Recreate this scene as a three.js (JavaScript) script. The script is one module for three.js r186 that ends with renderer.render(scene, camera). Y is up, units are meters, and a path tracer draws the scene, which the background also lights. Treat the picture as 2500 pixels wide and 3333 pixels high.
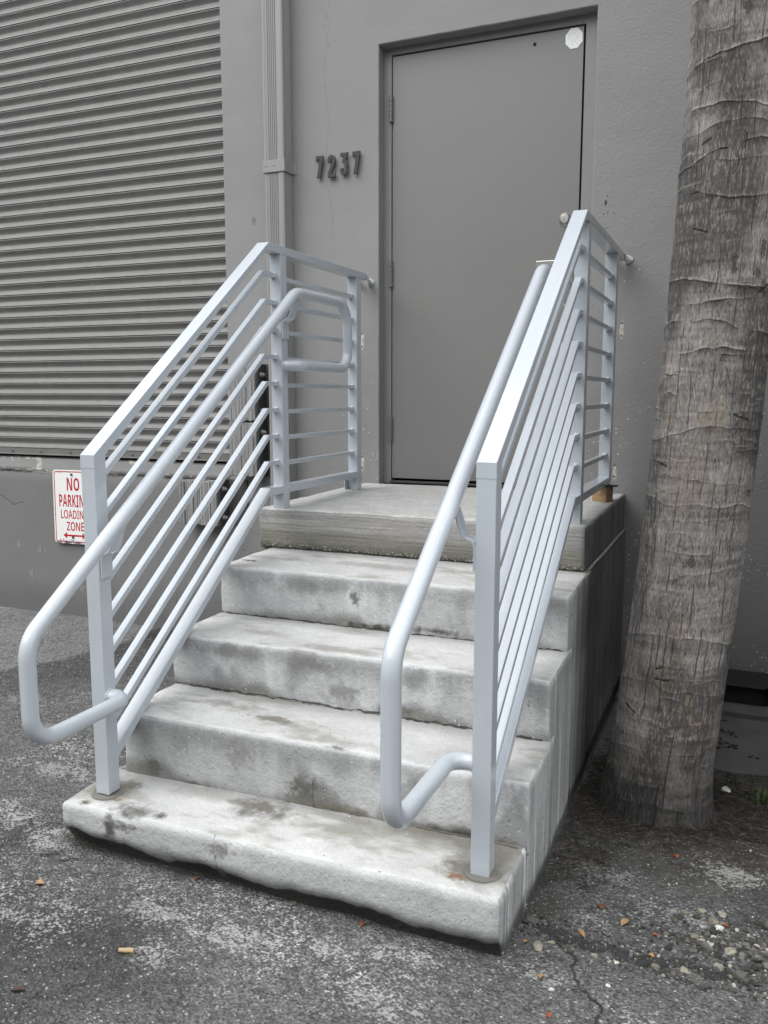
import * as THREE from 'three';
import { mergeGeometries } from 'three/addons/utils/BufferGeometryUtils.js';
import { RoundedBoxGeometry } from 'three/addons/geometries/RoundedBoxGeometry.js';
import { ImprovedNoise } from 'three/addons/math/ImprovedNoise.js';

// ------------------------------------------------------------------ camera, sky, sun, exposure
const scene = new THREE.Scene();
const camera = new THREE.PerspectiveCamera(62.07, 768 / 1024, 0.05, 400);
camera.position.set(1.6395, 0.4433, 3.9402);
camera.rotation.set(-0.1371, 0.3968, 0.0005, 'YXZ');
const renderer = new THREE.WebGLRenderer({ antialias: true });
renderer.setSize(768, 1024);
renderer.toneMapping = THREE.LinearToneMapping;
renderer.toneMappingExposure = 3.0;
renderer.shadowMap.enabled = true;

{ // an even overcast sky, brighter towards the zenith
  const W = 128, H = 64, d = new Float32Array(W * H * 4);
  for (let j = 0; j < H; j++) {
    const el = ((j + 0.5) / H - 0.5) * Math.PI, s = Math.max(0, Math.sin(el));
    const L = 0.30 + 0.64 * s;
    for (let i = 0; i < W; i++) { const k = (j * W + i) * 4; d[k] = L * 0.975; d[k + 1] = L * 1.0; d[k + 2] = L * 1.025; d[k + 3] = 1; }
  }
  const t = new THREE.DataTexture(d, W, H, THREE.RGBAFormat, THREE.FloatType);
  t.mapping = THREE.EquirectangularReflectionMapping; t.magFilter = THREE.LinearFilter; t.needsUpdate = true;
  scene.background = t; scene.environment = t;
}
const sun = new THREE.DirectionalLight(0xfffdf8, 0.6);
sun.position.set(-5.5, 14, 10.5); sun.target.position.set(0.5, 0, 1);
sun.castShadow = true; sun.shadow.radius = 100; sun.shadow.mapSize.set(2048, 2048);
Object.assign(sun.shadow.camera, { left: -6, right: 6, top: 6, bottom: -6, near: 1, far: 40 });
scene.add(sun, sun.target);

// ------------------------------------------------------------------ helpers
let seed = 20240607;
const rnd = () => { seed |= 0; seed = (seed + 0x6d2b79f5) | 0; let t = Math.imul(seed ^ (seed >>> 15), 1 | seed); t = (t + Math.imul(t ^ (t >>> 7), 61 | t)) ^ t; return ((t ^ (t >>> 14)) >>> 0) / 4294967296; };
const rr = (a, b) => a + (b - a) * rnd();
const PERM = new Uint8Array(512), VAL = new Float32Array(256);
{ const p = [...Array(256).keys()]; for (let i = 255; i > 0; i--) { const j = Math.floor(rnd() * (i + 1)); [p[i], p[j]] = [p[j], p[i]]; } for (let i = 0; i < 512; i++) PERM[i] = p[i & 255]; for (let i = 0; i < 256; i++) VAL[i] = rnd(); }
const vn = (x, y) => { // value noise 0..1
  const xi = Math.floor(x), yi = Math.floor(y); let fx = x - xi, fy = y - yi; fx = fx * fx * (3 - 2 * fx); fy = fy * fy * (3 - 2 * fy);
  const a = PERM[xi & 255], b = PERM[(xi + 1) & 255], y0 = yi & 255, y1 = (yi + 1) & 255;
  const v00 = VAL[PERM[a + y0]], v10 = VAL[PERM[b + y0]], v01 = VAL[PERM[a + y1]], v11 = VAL[PERM[b + y1]];
  return (v00 + (v10 - v00) * fx) * (1 - fy) + (v01 + (v11 - v01) * fx) * fy;
};
const fbm = (x, y, o = 4) => { let s = 0, a = 0.5, n = 0; for (let i = 0; i < o; i++) { s += a * vn(x, y); n += a; a *= 0.5; x = x * 2.03 + 17.3; y = y * 2.03 + 9.1; } return s / n; };
const h2 = (x, y) => VAL[PERM[PERM[x & 255] + (y & 255)]];
const worley = (x, y) => { // nearest cell: [distance, id value]
  const xi = Math.floor(x), yi = Math.floor(y); let d = 9, id = 0;
  for (let j = -1; j < 2; j++) for (let i = -1; i < 2; i++) { const cx = xi + i, cy = yi + j, px = cx + h2(cx, cy) - x, py = cy + h2(cx + 57, cy + 113) - y, e = px * px + py * py; if (e < d) { d = e; id = h2(cx + 31, cy + 77); } }
  WD = Math.sqrt(d); WI = id;
};
let WD = 0, WI = 0;
const P3 = new ImprovedNoise(), n3 = (x, y, z) => P3.noise(x + 31.7, y + 11.3, z + 57.9);
const sst = (a, b, x) => { const t = Math.min(1, Math.max(0, (x - a) / (b - a))); return t * t * (3 - 2 * t); };
const lerp = (a, b, t) => a + (b - a) * t;
const LUT = new Uint8Array(4097); for (let i = 0; i <= 4096; i++) { const l = i / 4096; LUT[i] = Math.round(255 * (l <= 0.0031308 ? l * 12.92 : 1.055 * l ** (1 / 2.4) - 0.055)); }

class Layer { // colour (linear) and height over a rectangle measured in metres
  constructor(w, h, x0, y0, x1, y1) { Object.assign(this, { w, h, x0, y0, x1, y1, px: w / (x1 - x0), py: h / (y1 - y0) }); this.c = new Float32Array(w * h * 3); this.b = new Float32Array(w * h); }
  fill(fn) { const o = [0, 0, 0, 0]; for (let j = 0; j < this.h; j++) { const y = this.y0 + (j + 0.5) / this.py; for (let i = 0; i < this.w; i++) { fn(this.x0 + (i + 0.5) / this.px, y, o); const k = j * this.w + i; this.c[k * 3] = o[0]; this.c[k * 3 + 1] = o[1]; this.c[k * 3 + 2] = o[2]; this.b[k] = o[3]; } } }
  area(ax, ay, bx, by, fn) { // fn(x, y) -> [alpha, r, g, b, dh]
    const i0 = Math.max(0, Math.floor((ax - this.x0) * this.px)), i1 = Math.min(this.w - 1, Math.ceil((bx - this.x0) * this.px)), j0 = Math.max(0, Math.floor((ay - this.y0) * this.py)), j1 = Math.min(this.h - 1, Math.ceil((by - this.y0) * this.py));
    for (let j = j0; j <= j1; j++) for (let i = i0; i <= i1; i++) { const r = fn(this.x0 + (i + 0.5) / this.px, this.y0 + (j + 0.5) / this.py); if (!r || r[0] <= 0) continue; const k = j * this.w + i, a = Math.min(1, r[0]); for (let q = 0; q < 3; q++) this.c[k * 3 + q] += (r[1 + q] - this.c[k * 3 + q]) * a; this.b[k] += (r[4] || 0) * a; }
  }
  blob(x, y, rx, ry, col, al = 1, rough = 0.5, dh = 0, f = 1, soft = 0.55) { // ragged stain
    const m = 1.8; const nf = f * 3 / Math.max(rx, ry);
    this.area(x - rx * m, y - ry * m, x + rx * m, y + ry * m, (u, v) => { const d = Math.hypot((u - x) / rx, (v - y) / ry) + rough * (fbm(u * nf + x * 13, v * nf + y * 7, 4) - 0.5) * 2; const a = 1 - sst(soft, 1.08, d); return [a * al, ...col, dh]; });
  }
  line(pts, wd, col, al = 1, dh = 0, wob = 0.006) {
    for (let n = 0; n + 1 < pts.length; n++) { const [ax, ay] = pts[n], [bx, by] = pts[n + 1], L = Math.hypot(bx - ax, by - ay), N = Math.max(2, Math.ceil(L * Math.max(this.px, this.py) * 1.2));
      for (let s = 0; s < N; s++) { const t = s / N, g = (ax + (bx - ax) * t), q = (ay + (by - ay) * t); const x = g + wob * (fbm(q * 40, g * 40, 3) - 0.5) * 2, y = q + wob * (fbm(g * 40 + 9, q * 40 + 5, 3) - 0.5) * 2; const w = wd * (0.4 + 1.1 * vn(g * 90 + 3, q * 90)); this.area(x - w, y - w, x + w, y + w, (u, v) => [al * (1 - sst(0.3, 1, Math.hypot(u - x, v - y) / w)), ...col, dh]); } }
  }
  map() { const d = new Uint8Array(this.w * this.h * 4); for (let k = 0; k < this.w * this.h; k++) { for (let q = 0; q < 3; q++) d[k * 4 + q] = LUT[Math.min(4096, Math.max(0, Math.round(this.c[k * 3 + q] * 4096)))]; d[k * 4 + 3] = 255; } return this.tex(d, true); }
  bump() { const d = new Uint8Array(this.w * this.h * 4); for (let k = 0; k < this.w * this.h; k++) { const v = Math.min(255, Math.max(0, Math.round(this.b[k] * 255))); d[k * 4] = d[k * 4 + 1] = d[k * 4 + 2] = v; d[k * 4 + 3] = 255; } return this.tex(d, false); }
  tex(d, srgb) { const t = new THREE.DataTexture(d, this.w, this.h); t.magFilter = THREE.LinearFilter; t.wrapS = t.wrapT = THREE.MirroredRepeatWrapping; if (srgb) t.colorSpace = THREE.SRGBColorSpace; t.needsUpdate = true; return t; }
}
// a small repeating bump / tint texture, uv in metres
function tile(w, size, fn, srgb) { const d = new Uint8Array(w * w * 4); for (let j = 0; j < w; j++) for (let i = 0; i < w; i++) { const v = fn(i / w, j / w), k = (j * w + i) * 4; if (Array.isArray(v)) { d[k] = LUT[Math.round(4096 * Math.min(1, v[0]))]; d[k + 1] = LUT[Math.round(4096 * Math.min(1, v[1]))]; d[k + 2] = LUT[Math.round(4096 * Math.min(1, v[2]))]; } else d[k] = d[k + 1] = d[k + 2] = Math.max(0, Math.min(255, Math.round(v * 255))); d[k + 3] = 255; } const t = new THREE.DataTexture(d, w, w); t.magFilter = THREE.LinearFilter; t.wrapS = t.wrapT = THREE.MirroredRepeatWrapping; if (srgb) t.colorSpace = THREE.SRGBColorSpace; t.repeat.set(1 / size, 1 / size); t.needsUpdate = true; return t; }

const taken = {};
const numbered = (n) => { const k = taken[n] = (taken[n] ?? -1) + 1; return k ? n + '_' + String(k).padStart(3, '0') : n; };
const BASE = new WeakMap();
function note(o, label, category, group) { o.userData = {}; if (label) o.userData.label = label; if (category) o.userData.category = category; if (group) o.userData.group = group; return o; }
function thing(name, label, category, base, group) { const o = new THREE.Group(); o.name = numbered(name); o.position.set(...base); BASE.set(o, base); scene.add(o); return note(o, label, category, group); }
function part(name, geo, mat, parent, kind, label) { // geometry in world coordinates
  if (Array.isArray(geo)) geo = merge(geo);
  const b = BASE.get(parent); geo.translate(-b[0], -b[1], -b[2]);
  const m = new THREE.Mesh(geo, mat); m.name = name; m.castShadow = m.receiveShadow = true; BASE.set(m, b); parent.add(m); if (kind) m.userData.kind = kind; if (label) m.userData.label = label; return m;
}
function solo(name, geo, mat, label, category, group) {
  if (Array.isArray(geo)) geo = merge(geo);
  geo.computeBoundingBox(); const b = geo.boundingBox, c = [(b.min.x + b.max.x) / 2, b.min.y, (b.min.z + b.max.z) / 2];
  geo.translate(-c[0], -c[1], -c[2]); const m = new THREE.Mesh(geo, mat); m.name = numbered(name); m.position.set(...c); m.castShadow = m.receiveShadow = true; scene.add(m); return note(m, label, category, group);
}
function struct(name, geo, mat) { const m = new THREE.Mesh(geo, mat); m.name = numbered(name); m.castShadow = m.receiveShadow = true; m.userData.kind = 'structure'; scene.add(m); return m; }
function merge(list) { return mergeGeometries(list.map((g) => { g = g.index ? g.toNonIndexed() : g; for (const k of Object.keys(g.attributes)) if (!['position', 'normal', 'uv'].includes(k)) g.deleteAttribute(k); g.clearGroups(); return g; })); }
const box = (x0, y0, z0, x1, y1, z1, r = 0.0012) => { const sx = x1 - x0, sy = y1 - y0, sz = z1 - z0; const g = new RoundedBoxGeometry(sx, sy, sz, 2, Math.min(r, sx * 0.45, sy * 0.45, sz * 0.45)); g.translate((x0 + x1) / 2, (y0 + y1) / 2, (z0 + z1) / 2); return planar(g); };
function planar(g) { // uv in metres by the side a face looks to
  const p = g.attributes.position, n = g.attributes.normal, uv = new Float32Array(p.count * 2);
  for (let i = 0; i < p.count; i++) { const a = Math.abs(n.getX(i)), b = Math.abs(n.getY(i)), c = Math.abs(n.getZ(i)); const [u, v] = a >= b && a >= c ? [p.getZ(i), p.getY(i)] : b >= c ? [p.getX(i), p.getZ(i)] : [p.getX(i), p.getY(i)]; uv[i * 2] = u; uv[i * 2 + 1] = v; }
  g.setAttribute('uv', new THREE.BufferAttribute(uv, 2)); return g;
}
const cyl = (r0, r1, h, at, axis = 'y', seg = 24) => { const g = new THREE.CylinderGeometry(r0, r1, h, seg); if (axis === 'x') g.rotateZ(Math.PI / 2); if (axis === 'z') g.rotateX(Math.PI / 2); g.translate(...at); return g; };
function ribbon(pts, t0, t1) { // offset a polyline to a closed outline, t0 to the left, t1 to the right
  const L = [], R = [];
  for (let i = 0; i < pts.length; i++) {
    const a = pts[Math.max(0, i - 1)], b = pts[i], c = pts[Math.min(pts.length - 1, i + 1)];
    const d1 = i ? [b[0] - a[0], b[1] - a[1]] : [c[0] - b[0], c[1] - b[1]], d2 = i < pts.length - 1 ? [c[0] - b[0], c[1] - b[1]] : d1;
    const l1 = Math.hypot(...d1), l2 = Math.hypot(...d2), n1 = [-d1[1] / l1, d1[0] / l1], n2 = [-d2[1] / l2, d2[0] / l2];
    let m = [n1[0] + n2[0], n1[1] + n2[1]]; const k = 2 / Math.max(0.35, m[0] * m[0] + m[1] * m[1]); m = [m[0] * k, m[1] * k];
    L.push([b[0] + m[0] * t0, b[1] + m[1] * t0]); R.push([b[0] - m[0] * t1, b[1] - m[1] * t1]);
  }
  return [...L, ...R.reverse()];
}
function slab(outline, depth, bevel = 0.001) { const s = new THREE.Shape(outline.map(([a, b]) => new THREE.Vector2(a, b))); return new THREE.ExtrudeGeometry(s, { depth: depth - 2 * bevel, bevelEnabled: bevel > 0, bevelThickness: bevel, bevelSize: bevel, bevelOffset: -bevel, bevelSegments: 2, curveSegments: 8 }).translate(0, 0, bevel); }
// an outline drawn in (z, y), extruded along x from x0 to x1
const sideSlab = (outline, x0, x1, bevel = 0.0015) => { const g = slab(outline.map(([z, y]) => [-z, y]), x1 - x0, bevel); g.rotateY(Math.PI / 2); g.translate(x0, 0, 0); return planar(g); };
function filletPath(pts, r) { // straight runs joined by arcs
  const out = [], V = pts.map((p) => new THREE.Vector3(...p));
  out.push(V[0]);
  for (let i = 1; i < V.length - 1; i++) {
    const a = V[i - 1].clone().sub(V[i]).normalize(), b = V[i + 1].clone().sub(V[i]).normalize(), ang = a.angleTo(b), R = Array.isArray(r) ? r[i] : r, t = R / Math.tan(ang / 2);
    const p0 = V[i].clone().addScaledVector(a, t), p1 = V[i].clone().addScaledVector(b, t), c = V[i].clone().addScaledVector(a.clone().add(b).normalize(), R / Math.sin(ang / 2));
    const u = p0.clone().sub(c), w = p1.clone().sub(c), tot = u.angleTo(w), N = 10;
    for (let k = 0; k <= N; k++) { const f = k / N; out.push(c.clone().add(u.clone().multiplyScalar(Math.sin((1 - f) * tot) / Math.sin(tot)).add(w.clone().multiplyScalar(Math.sin(f * tot) / Math.sin(tot))))); }
  }
  out.push(V[V.length - 1]);
  const dense = []; for (let i = 0; i + 1 < out.length; i++) { const n = Math.max(1, Math.round(out[i].distanceTo(out[i + 1]) / 0.02)); for (let k = 0; k < n; k++) dense.push(out[i].clone().lerp(out[i + 1], k / n)); } dense.push(out[out.length - 1]); return dense;
}
function pipe(pts, rad, fr, seg = 28) { const p = filletPath(pts, fr), c = new THREE.CatmullRomCurve3(p, false, 'centripetal'); const g = new THREE.TubeGeometry(c, p.length * 2, rad, seg, false); const caps = [[p[0], p[1]], [p[p.length - 1], p[p.length - 2]]].map(([a, b]) => { const d = new THREE.CircleGeometry(rad, seg); d.lookAt(a.clone().sub(b)); d.translate(a.x, a.y, a.z); return d; }); return merge([g, ...caps]); }
function avgNormals(g) { // smooth shading across split corners
  g.computeVertexNormals(); const p = g.attributes.position, n = g.attributes.normal, m = new Map();
  for (let i = 0; i < p.count; i++) { const k = Math.round(p.getX(i) * 2e4) + '_' + Math.round(p.getY(i) * 2e4) + '_' + Math.round(p.getZ(i) * 2e4); let e = m.get(k); if (!e) m.set(k, e = [0, 0, 0, []]); e[0] += n.getX(i); e[1] += n.getY(i); e[2] += n.getZ(i); e[3].push(i); }
  for (const e of m.values()) { const l = Math.hypot(e[0], e[1], e[2]) || 1; for (const i of e[3]) n.setXYZ(i, e[0] / l, e[1] / l, e[2] / l); } return g;
}
const std = (o) => new THREE.MeshStandardMaterial(o), lin = (r, g, b) => new THREE.Color().setRGB(r, g, b);

// ------------------------------------------------------------------ shared fine textures
const peel = tile(256, 0.06, (u, v) => fbm(u * 14, v * 14, 3));
const grainy = tile(256, 0.10, (u, v) => fbm(u * 40, v * 40, 3));
const brushed = tile(256, 0.25, (u, v) => 0.6 * fbm(u * 6, v * 60, 3) + 0.4 * fbm(u * 30, v * 30, 2));
const shadeTile = (r, g, b, amp, size) => tile(256, size, (u, v) => { const k = 1 + amp * (fbm(u * 6, v * 6, 5) - 0.5) * 2; return [r * k, g * k, b * k]; }, true);

// ------------------------------------------------------------------ ground
const G = -0.9;
const ground = new Layer(2048, 2048, -2.75, -0.05, 1.95, 2.95);
ground.fill((x, z, o) => {
  worley(x * 200, z * 200); const d1 = WD, i1 = WI; worley(x * 105 + 40, z * 105 + 11); const d2 = WD, i2 = WI;
  const big = fbm(x * 1.1 + 3, z * 1.1 + 8, 4), mid = fbm(x * 5, z * 5, 4), fine = fbm(x * 60, z * 60, 3), grit = vn(x * 230, z * 230);
  let l = 0.05 + 0.06 * sst(0.40, 0.66, big) + 0.05 * (mid - 0.5);
  // pale dust lying in patches
  const dust = sst(0.40, 0.78, 0.7 * fbm(x * 1.8 + 11, z * 2.6 + 4, 5) + 0.3 * fbm(x * 9 + 1, z * 9, 4));
  l = lerp(l, 0.30, sst(0.74 - 0.46 * dust, 1.16 - 0.46 * dust, 0.45 * fine + 0.55 * grit) * Math.min(1, dust * 2));
  // older, paler paving beside the wall on the left
  const edge = -1.46 + 0.13 * (fbm(z * 3, 4, 3) - 0.5) - 0.05 * sst(0.3, 1, z) - 0.5 * sst(0.62, 1.5, z);
  const old = (1 - sst(edge - 0.02, edge + 0.03, x)) * (1 - sst(0.85, 1.2, z)); l = lerp(l, 0.17 + 0.08 * (mid - 0.5), old * 0.9);
  const wet = sst(edge - 0.02, edge + 0.06, x) * (1 - sst(edge + 0.35, edge + 0.8, x)) * (1 - sst(0.6, 1.7, z)); l *= 1 - 0.42 * wet;
  l *= 0.45 + 1.1 * grit; let r = l, g = l, b = l * 0.985, hgt = 0.42 + 0.22 * (fine - 0.5) + 0.18 * (grit - 0.5);
  const s2 = 1 - sst(0.28, 0.42, d2), s1 = 1 - sst(0.3, 0.45, d1);
  if (i2 > 0.35) { const k = 0.55 + 1.2 * (i2 - 0.35); r = lerp(r, r * k + 0.012, s2 * 0.85); g = lerp(g, g * k + 0.012, s2 * 0.85); b = lerp(b, b * k + 0.012, s2 * 0.85); hgt += 0.26 * s2; }
  if (i1 > 0.62) { hgt += 0.16 * s1; const k = 0.5 + 1.9 * (i1 - 0.62) / 0.38; r *= lerp(1, k, s1); g *= lerp(1, k, s1); b *= lerp(1, k, s1); }
  if (i2 > 0.975) { const w = s2 * 0.8; r = lerp(r, 0.46, w); g = lerp(g, 0.44, w); b = lerp(b, 0.39, w); }
  if (i1 > 0.962) { r = lerp(r, 0.5, s1); g = lerp(g, 0.49, s1); b = lerp(b, 0.45, s1); }
  r *= 1 - 0.35 * (1 - sst(0.25, 0.5, fine)); g *= 1 - 0.35 * (1 - sst(0.25, 0.5, fine)); b *= 1 - 0.35 * (1 - sst(0.25, 0.5, fine));
  // dark earth and litter round the palm
  const e = 1 - sst(0.3, 0.62, Math.hypot((x - 1.5) / 1.0, (z - 1.12) / 1.05) + 0.5 * (fbm(x * 5 + 6, z * 5, 4) - 0.5));
  const side = (1 - sst(1.22, 1.34, x + 0.08 * (fbm(z * 8, 2, 3) - 0.5))) * sst(1.12, 1.16, x) * (1 - sst(1.9, 2.05, z)) * 0.8, E = Math.max(e, side);
  const m2 = fbm(x * 24, z * 24, 4), er = 0.02 + 0.045 * m2; r = lerp(r, er * 1.02, E); g = lerp(g, er * 0.93, E); b = lerp(b, er * 0.84, E); hgt = lerp(hgt, 0.25 + 0.5 * fbm(x * 70, z * 70, 3), E * 0.7);
  if (E > 0.2 && i1 > 0.93) { r = lerp(r, 0.3, s1); g = lerp(g, 0.29, s1); b = lerp(b, 0.27, s1); }
  o[0] = r; o[1] = g; o[2] = b; o[3] = hgt;
});
{
  const pale = [0.36, 0.357, 0.345], sp = (x, z, rx, rz, a) => ground.area(x - rx * 2, z - rz * 2, x + rx * 2, z + rz * 2, (u, v) => { const d = Math.hypot((u - x) / rx, (v - z) / rz) + 0.9 * (fbm(u * 9 + x, v * 9, 4) - 0.5) * 2, q = (1 - sst(0.0, 1.45, d)); const gr = 0.5 * vn(u * 230, v * 230) + 0.5 * fbm(u * 70, v * 70, 2); return [sst(0.78 - 0.55 * q, 1.12 - 0.5 * q, gr) * Math.min(1, q * 2) * Math.min(0.85, a * 1.25), ...pale, 0]; });
  sp(-0.52, 1.76, 0.25, 0.09, 0.6); sp(-0.41, 2.07, 0.16, 0.11, 0.75); sp(-0.2, 2.12, 0.13, 0.07, 0.7); sp(-0.05, 2.45, 0.2, 0.08, 0.6); sp(0.05, 2.36, 0.16, 0.06, 0.6);
  sp(0.35, 2.3, 0.14, 0.05, 0.5); sp(0.55, 2.31, 0.2, 0.055, 0.75); sp(0.78, 2.26, 0.16, 0.045, 0.75); sp(0.43, 2.44, 0.09, 0.06, 0.6); sp(0.98, 2.22, 0.15, 0.05, 0.7); sp(0.95, 2.37, 0.14, 0.06, 0.55);
  sp(1.35, 1.9, 0.1, 0.07, 0.45); sp(1.36, 1.66, 0.1, 0.06, 0.35); sp(1.68, 1.53, 0.13, 0.09, 0.55); sp(1.3, 2.15, 0.1, 0.04, 0.5); sp(1.62, 1.8, 0.22, 0.06, 0.4); sp(-0.8, 1.45, 0.2, 0.1, 0.35);
  const dk = [0.022, 0.022, 0.022];
  ground.line([[1.27, 2.02], [1.334, 2.064], [1.346, 2.109], [1.376, 2.165], [1.415, 2.208], [1.43, 2.3]], 0.0042, dk, 0.75, -0.3, 0.016);
  ground.line([[1.43, 2.02], [1.6, 2.06], [1.75, 2.04], [1.9, 2.07]], 0.003, dk, 0.5, -0.2, 0.02);
  ground.line([[-0.1, 2.28], [0.06, 2.22], [0.16, 2.2]], 0.0025, dk, 0.5, -0.2, 0.02); ground.line([[0.15, 2.60], [0.3, 2.55]], 0.0025, dk, 0.45, -0.2, 0.02);
  ground.line([[1.2, 1.98], [1.3, 2.0], [1.5, 2.02], [1.7, 1.98]], 0.02, [0.03, 0.03, 0.032], 0.6, -0.05, 0.03);
  ground.area(-0.25, 2.05, 1.2, 2.25, (x, z) => [(1 - sst(2.115, 2.155 + 0.05 * (fbm(x * 12, 3, 3) - 0.4), z)) * 0.9 * sst(-0.24, -0.1, x) * sst(1.2, 1.1, x) * sst(0.25, 0.6, fbm(x * 30, z * 30, 3) + 0.2), 0.02, 0.02, 0.02, 0]);
}
const bumpiness = (x, z) => 0.03 * sst(0.9, 1.95, z) + 0.010 * n3(x * 1.7, 3, z * 1.7) + 0.004 * n3(x * 7, 8, z * 7) + 0.012 * Math.exp(-(((x - 1.45) / 0.3) ** 2 + ((z - 1.17) / 0.3) ** 2)) ;
{
  const ax = [], az = []; const run = (a, from, to, n) => { for (let i = 0; i < n; i++) a.push(lerp(from, to, i / n)); };
  run(ax, -120, -10, 8); run(ax, -10, -2.8, 16); run(ax, -2.8, 2.1, 300); run(ax, 2.1, 10, 16); run(ax, 10, 120, 8); ax.push(120);
  run(az, -120, -6, 8); run(az, -6, -0.1, 10); run(az, -0.1, 3.0, 190); run(az, 3.0, 10, 16); run(az, 10, 120, 8); az.push(120);
  const pos = [], uv = [], idx = [];
  for (const z of az) for (const x of ax) { pos.push(x, G + bumpiness(x, z), z); uv.push((x + 2.75) / 4.7, (z + 0.05) / 3.0); }
  for (let j = 0; j + 1 < az.length; j++) for (let i = 0; i + 1 < ax.length; i++) { const a = j * ax.length + i, b = a + ax.length; idx.push(a, b, a + 1, a + 1, b, b + 1); }
  const g = new THREE.BufferGeometry(); g.setAttribute('position', new THREE.Float32BufferAttribute(pos, 3)); g.setAttribute('uv', new THREE.Float32BufferAttribute(uv, 2)); g.setIndex(idx); g.computeVertexNormals();
  struct('asphalt_ground', g, std({ map: ground.map(), bumpMap: ground.bump(), bumpScale: 0.013, roughness: 0.92 }));
}

// ------------------------------------------------------------------ building wall
const wall = new Layer(2048, 1638, -3.0, -1.0, 2.0, 3.0);
wall.fill((x, y, o) => {
  const a = fbm(x * 0.9 + 4, y * 0.9, 4), b = fbm(x * 6, y * 6, 4), c = fbm(x * 2 + 8, y * 14, 3);
  let l = 0.262 * (1 + 0.16 * (a - 0.5) + 0.1 * (b - 0.5) + 0.06 * (c - 0.5));
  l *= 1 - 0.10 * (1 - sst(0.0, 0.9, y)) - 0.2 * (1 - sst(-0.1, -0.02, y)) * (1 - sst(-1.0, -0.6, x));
  const lowBand = (1 - sst(-0.86, -0.6, y + 0.1 * (b - 0.5))); l = lerp(l, l * 0.62, lowBand * 0.7);  // darker towards the bottom of the wall
  let r = l * 1.0, g = l * 0.99, bl = l * 0.985;
  const right = sst(0.85, 1.0, x), tex = 0.35 + 0.65 * right;
  let h = 0.5 + tex * 0.3 * (fbm(x * 150, y * 150, 2) - 0.5) + 0.10 * (fbm(x * 22, y * 22, 3) - 0.5) + 0.08 * (b - 0.5);
  worley(x * 75, y * 75); const low = (1 - sst(0.0, 0.55, y)) * sst(-0.35, 0.1, x) + 0.25 * (1 - sst(0.2, 1.1, y)) * right; // specks of splashed paint
  if (WI > 1 - 0.10 * low * sst(0.35, 0.6, fbm(x * 4, y * 4, 3)) && WD < 0.3 * (0.4 + WI * 0.6 * h2(Math.floor(x * 75), Math.floor(y * 75)))) { r = g = bl = 0.62; }
  o[0] = r; o[1] = g; o[2] = bl; o[3] = h;
});
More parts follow.
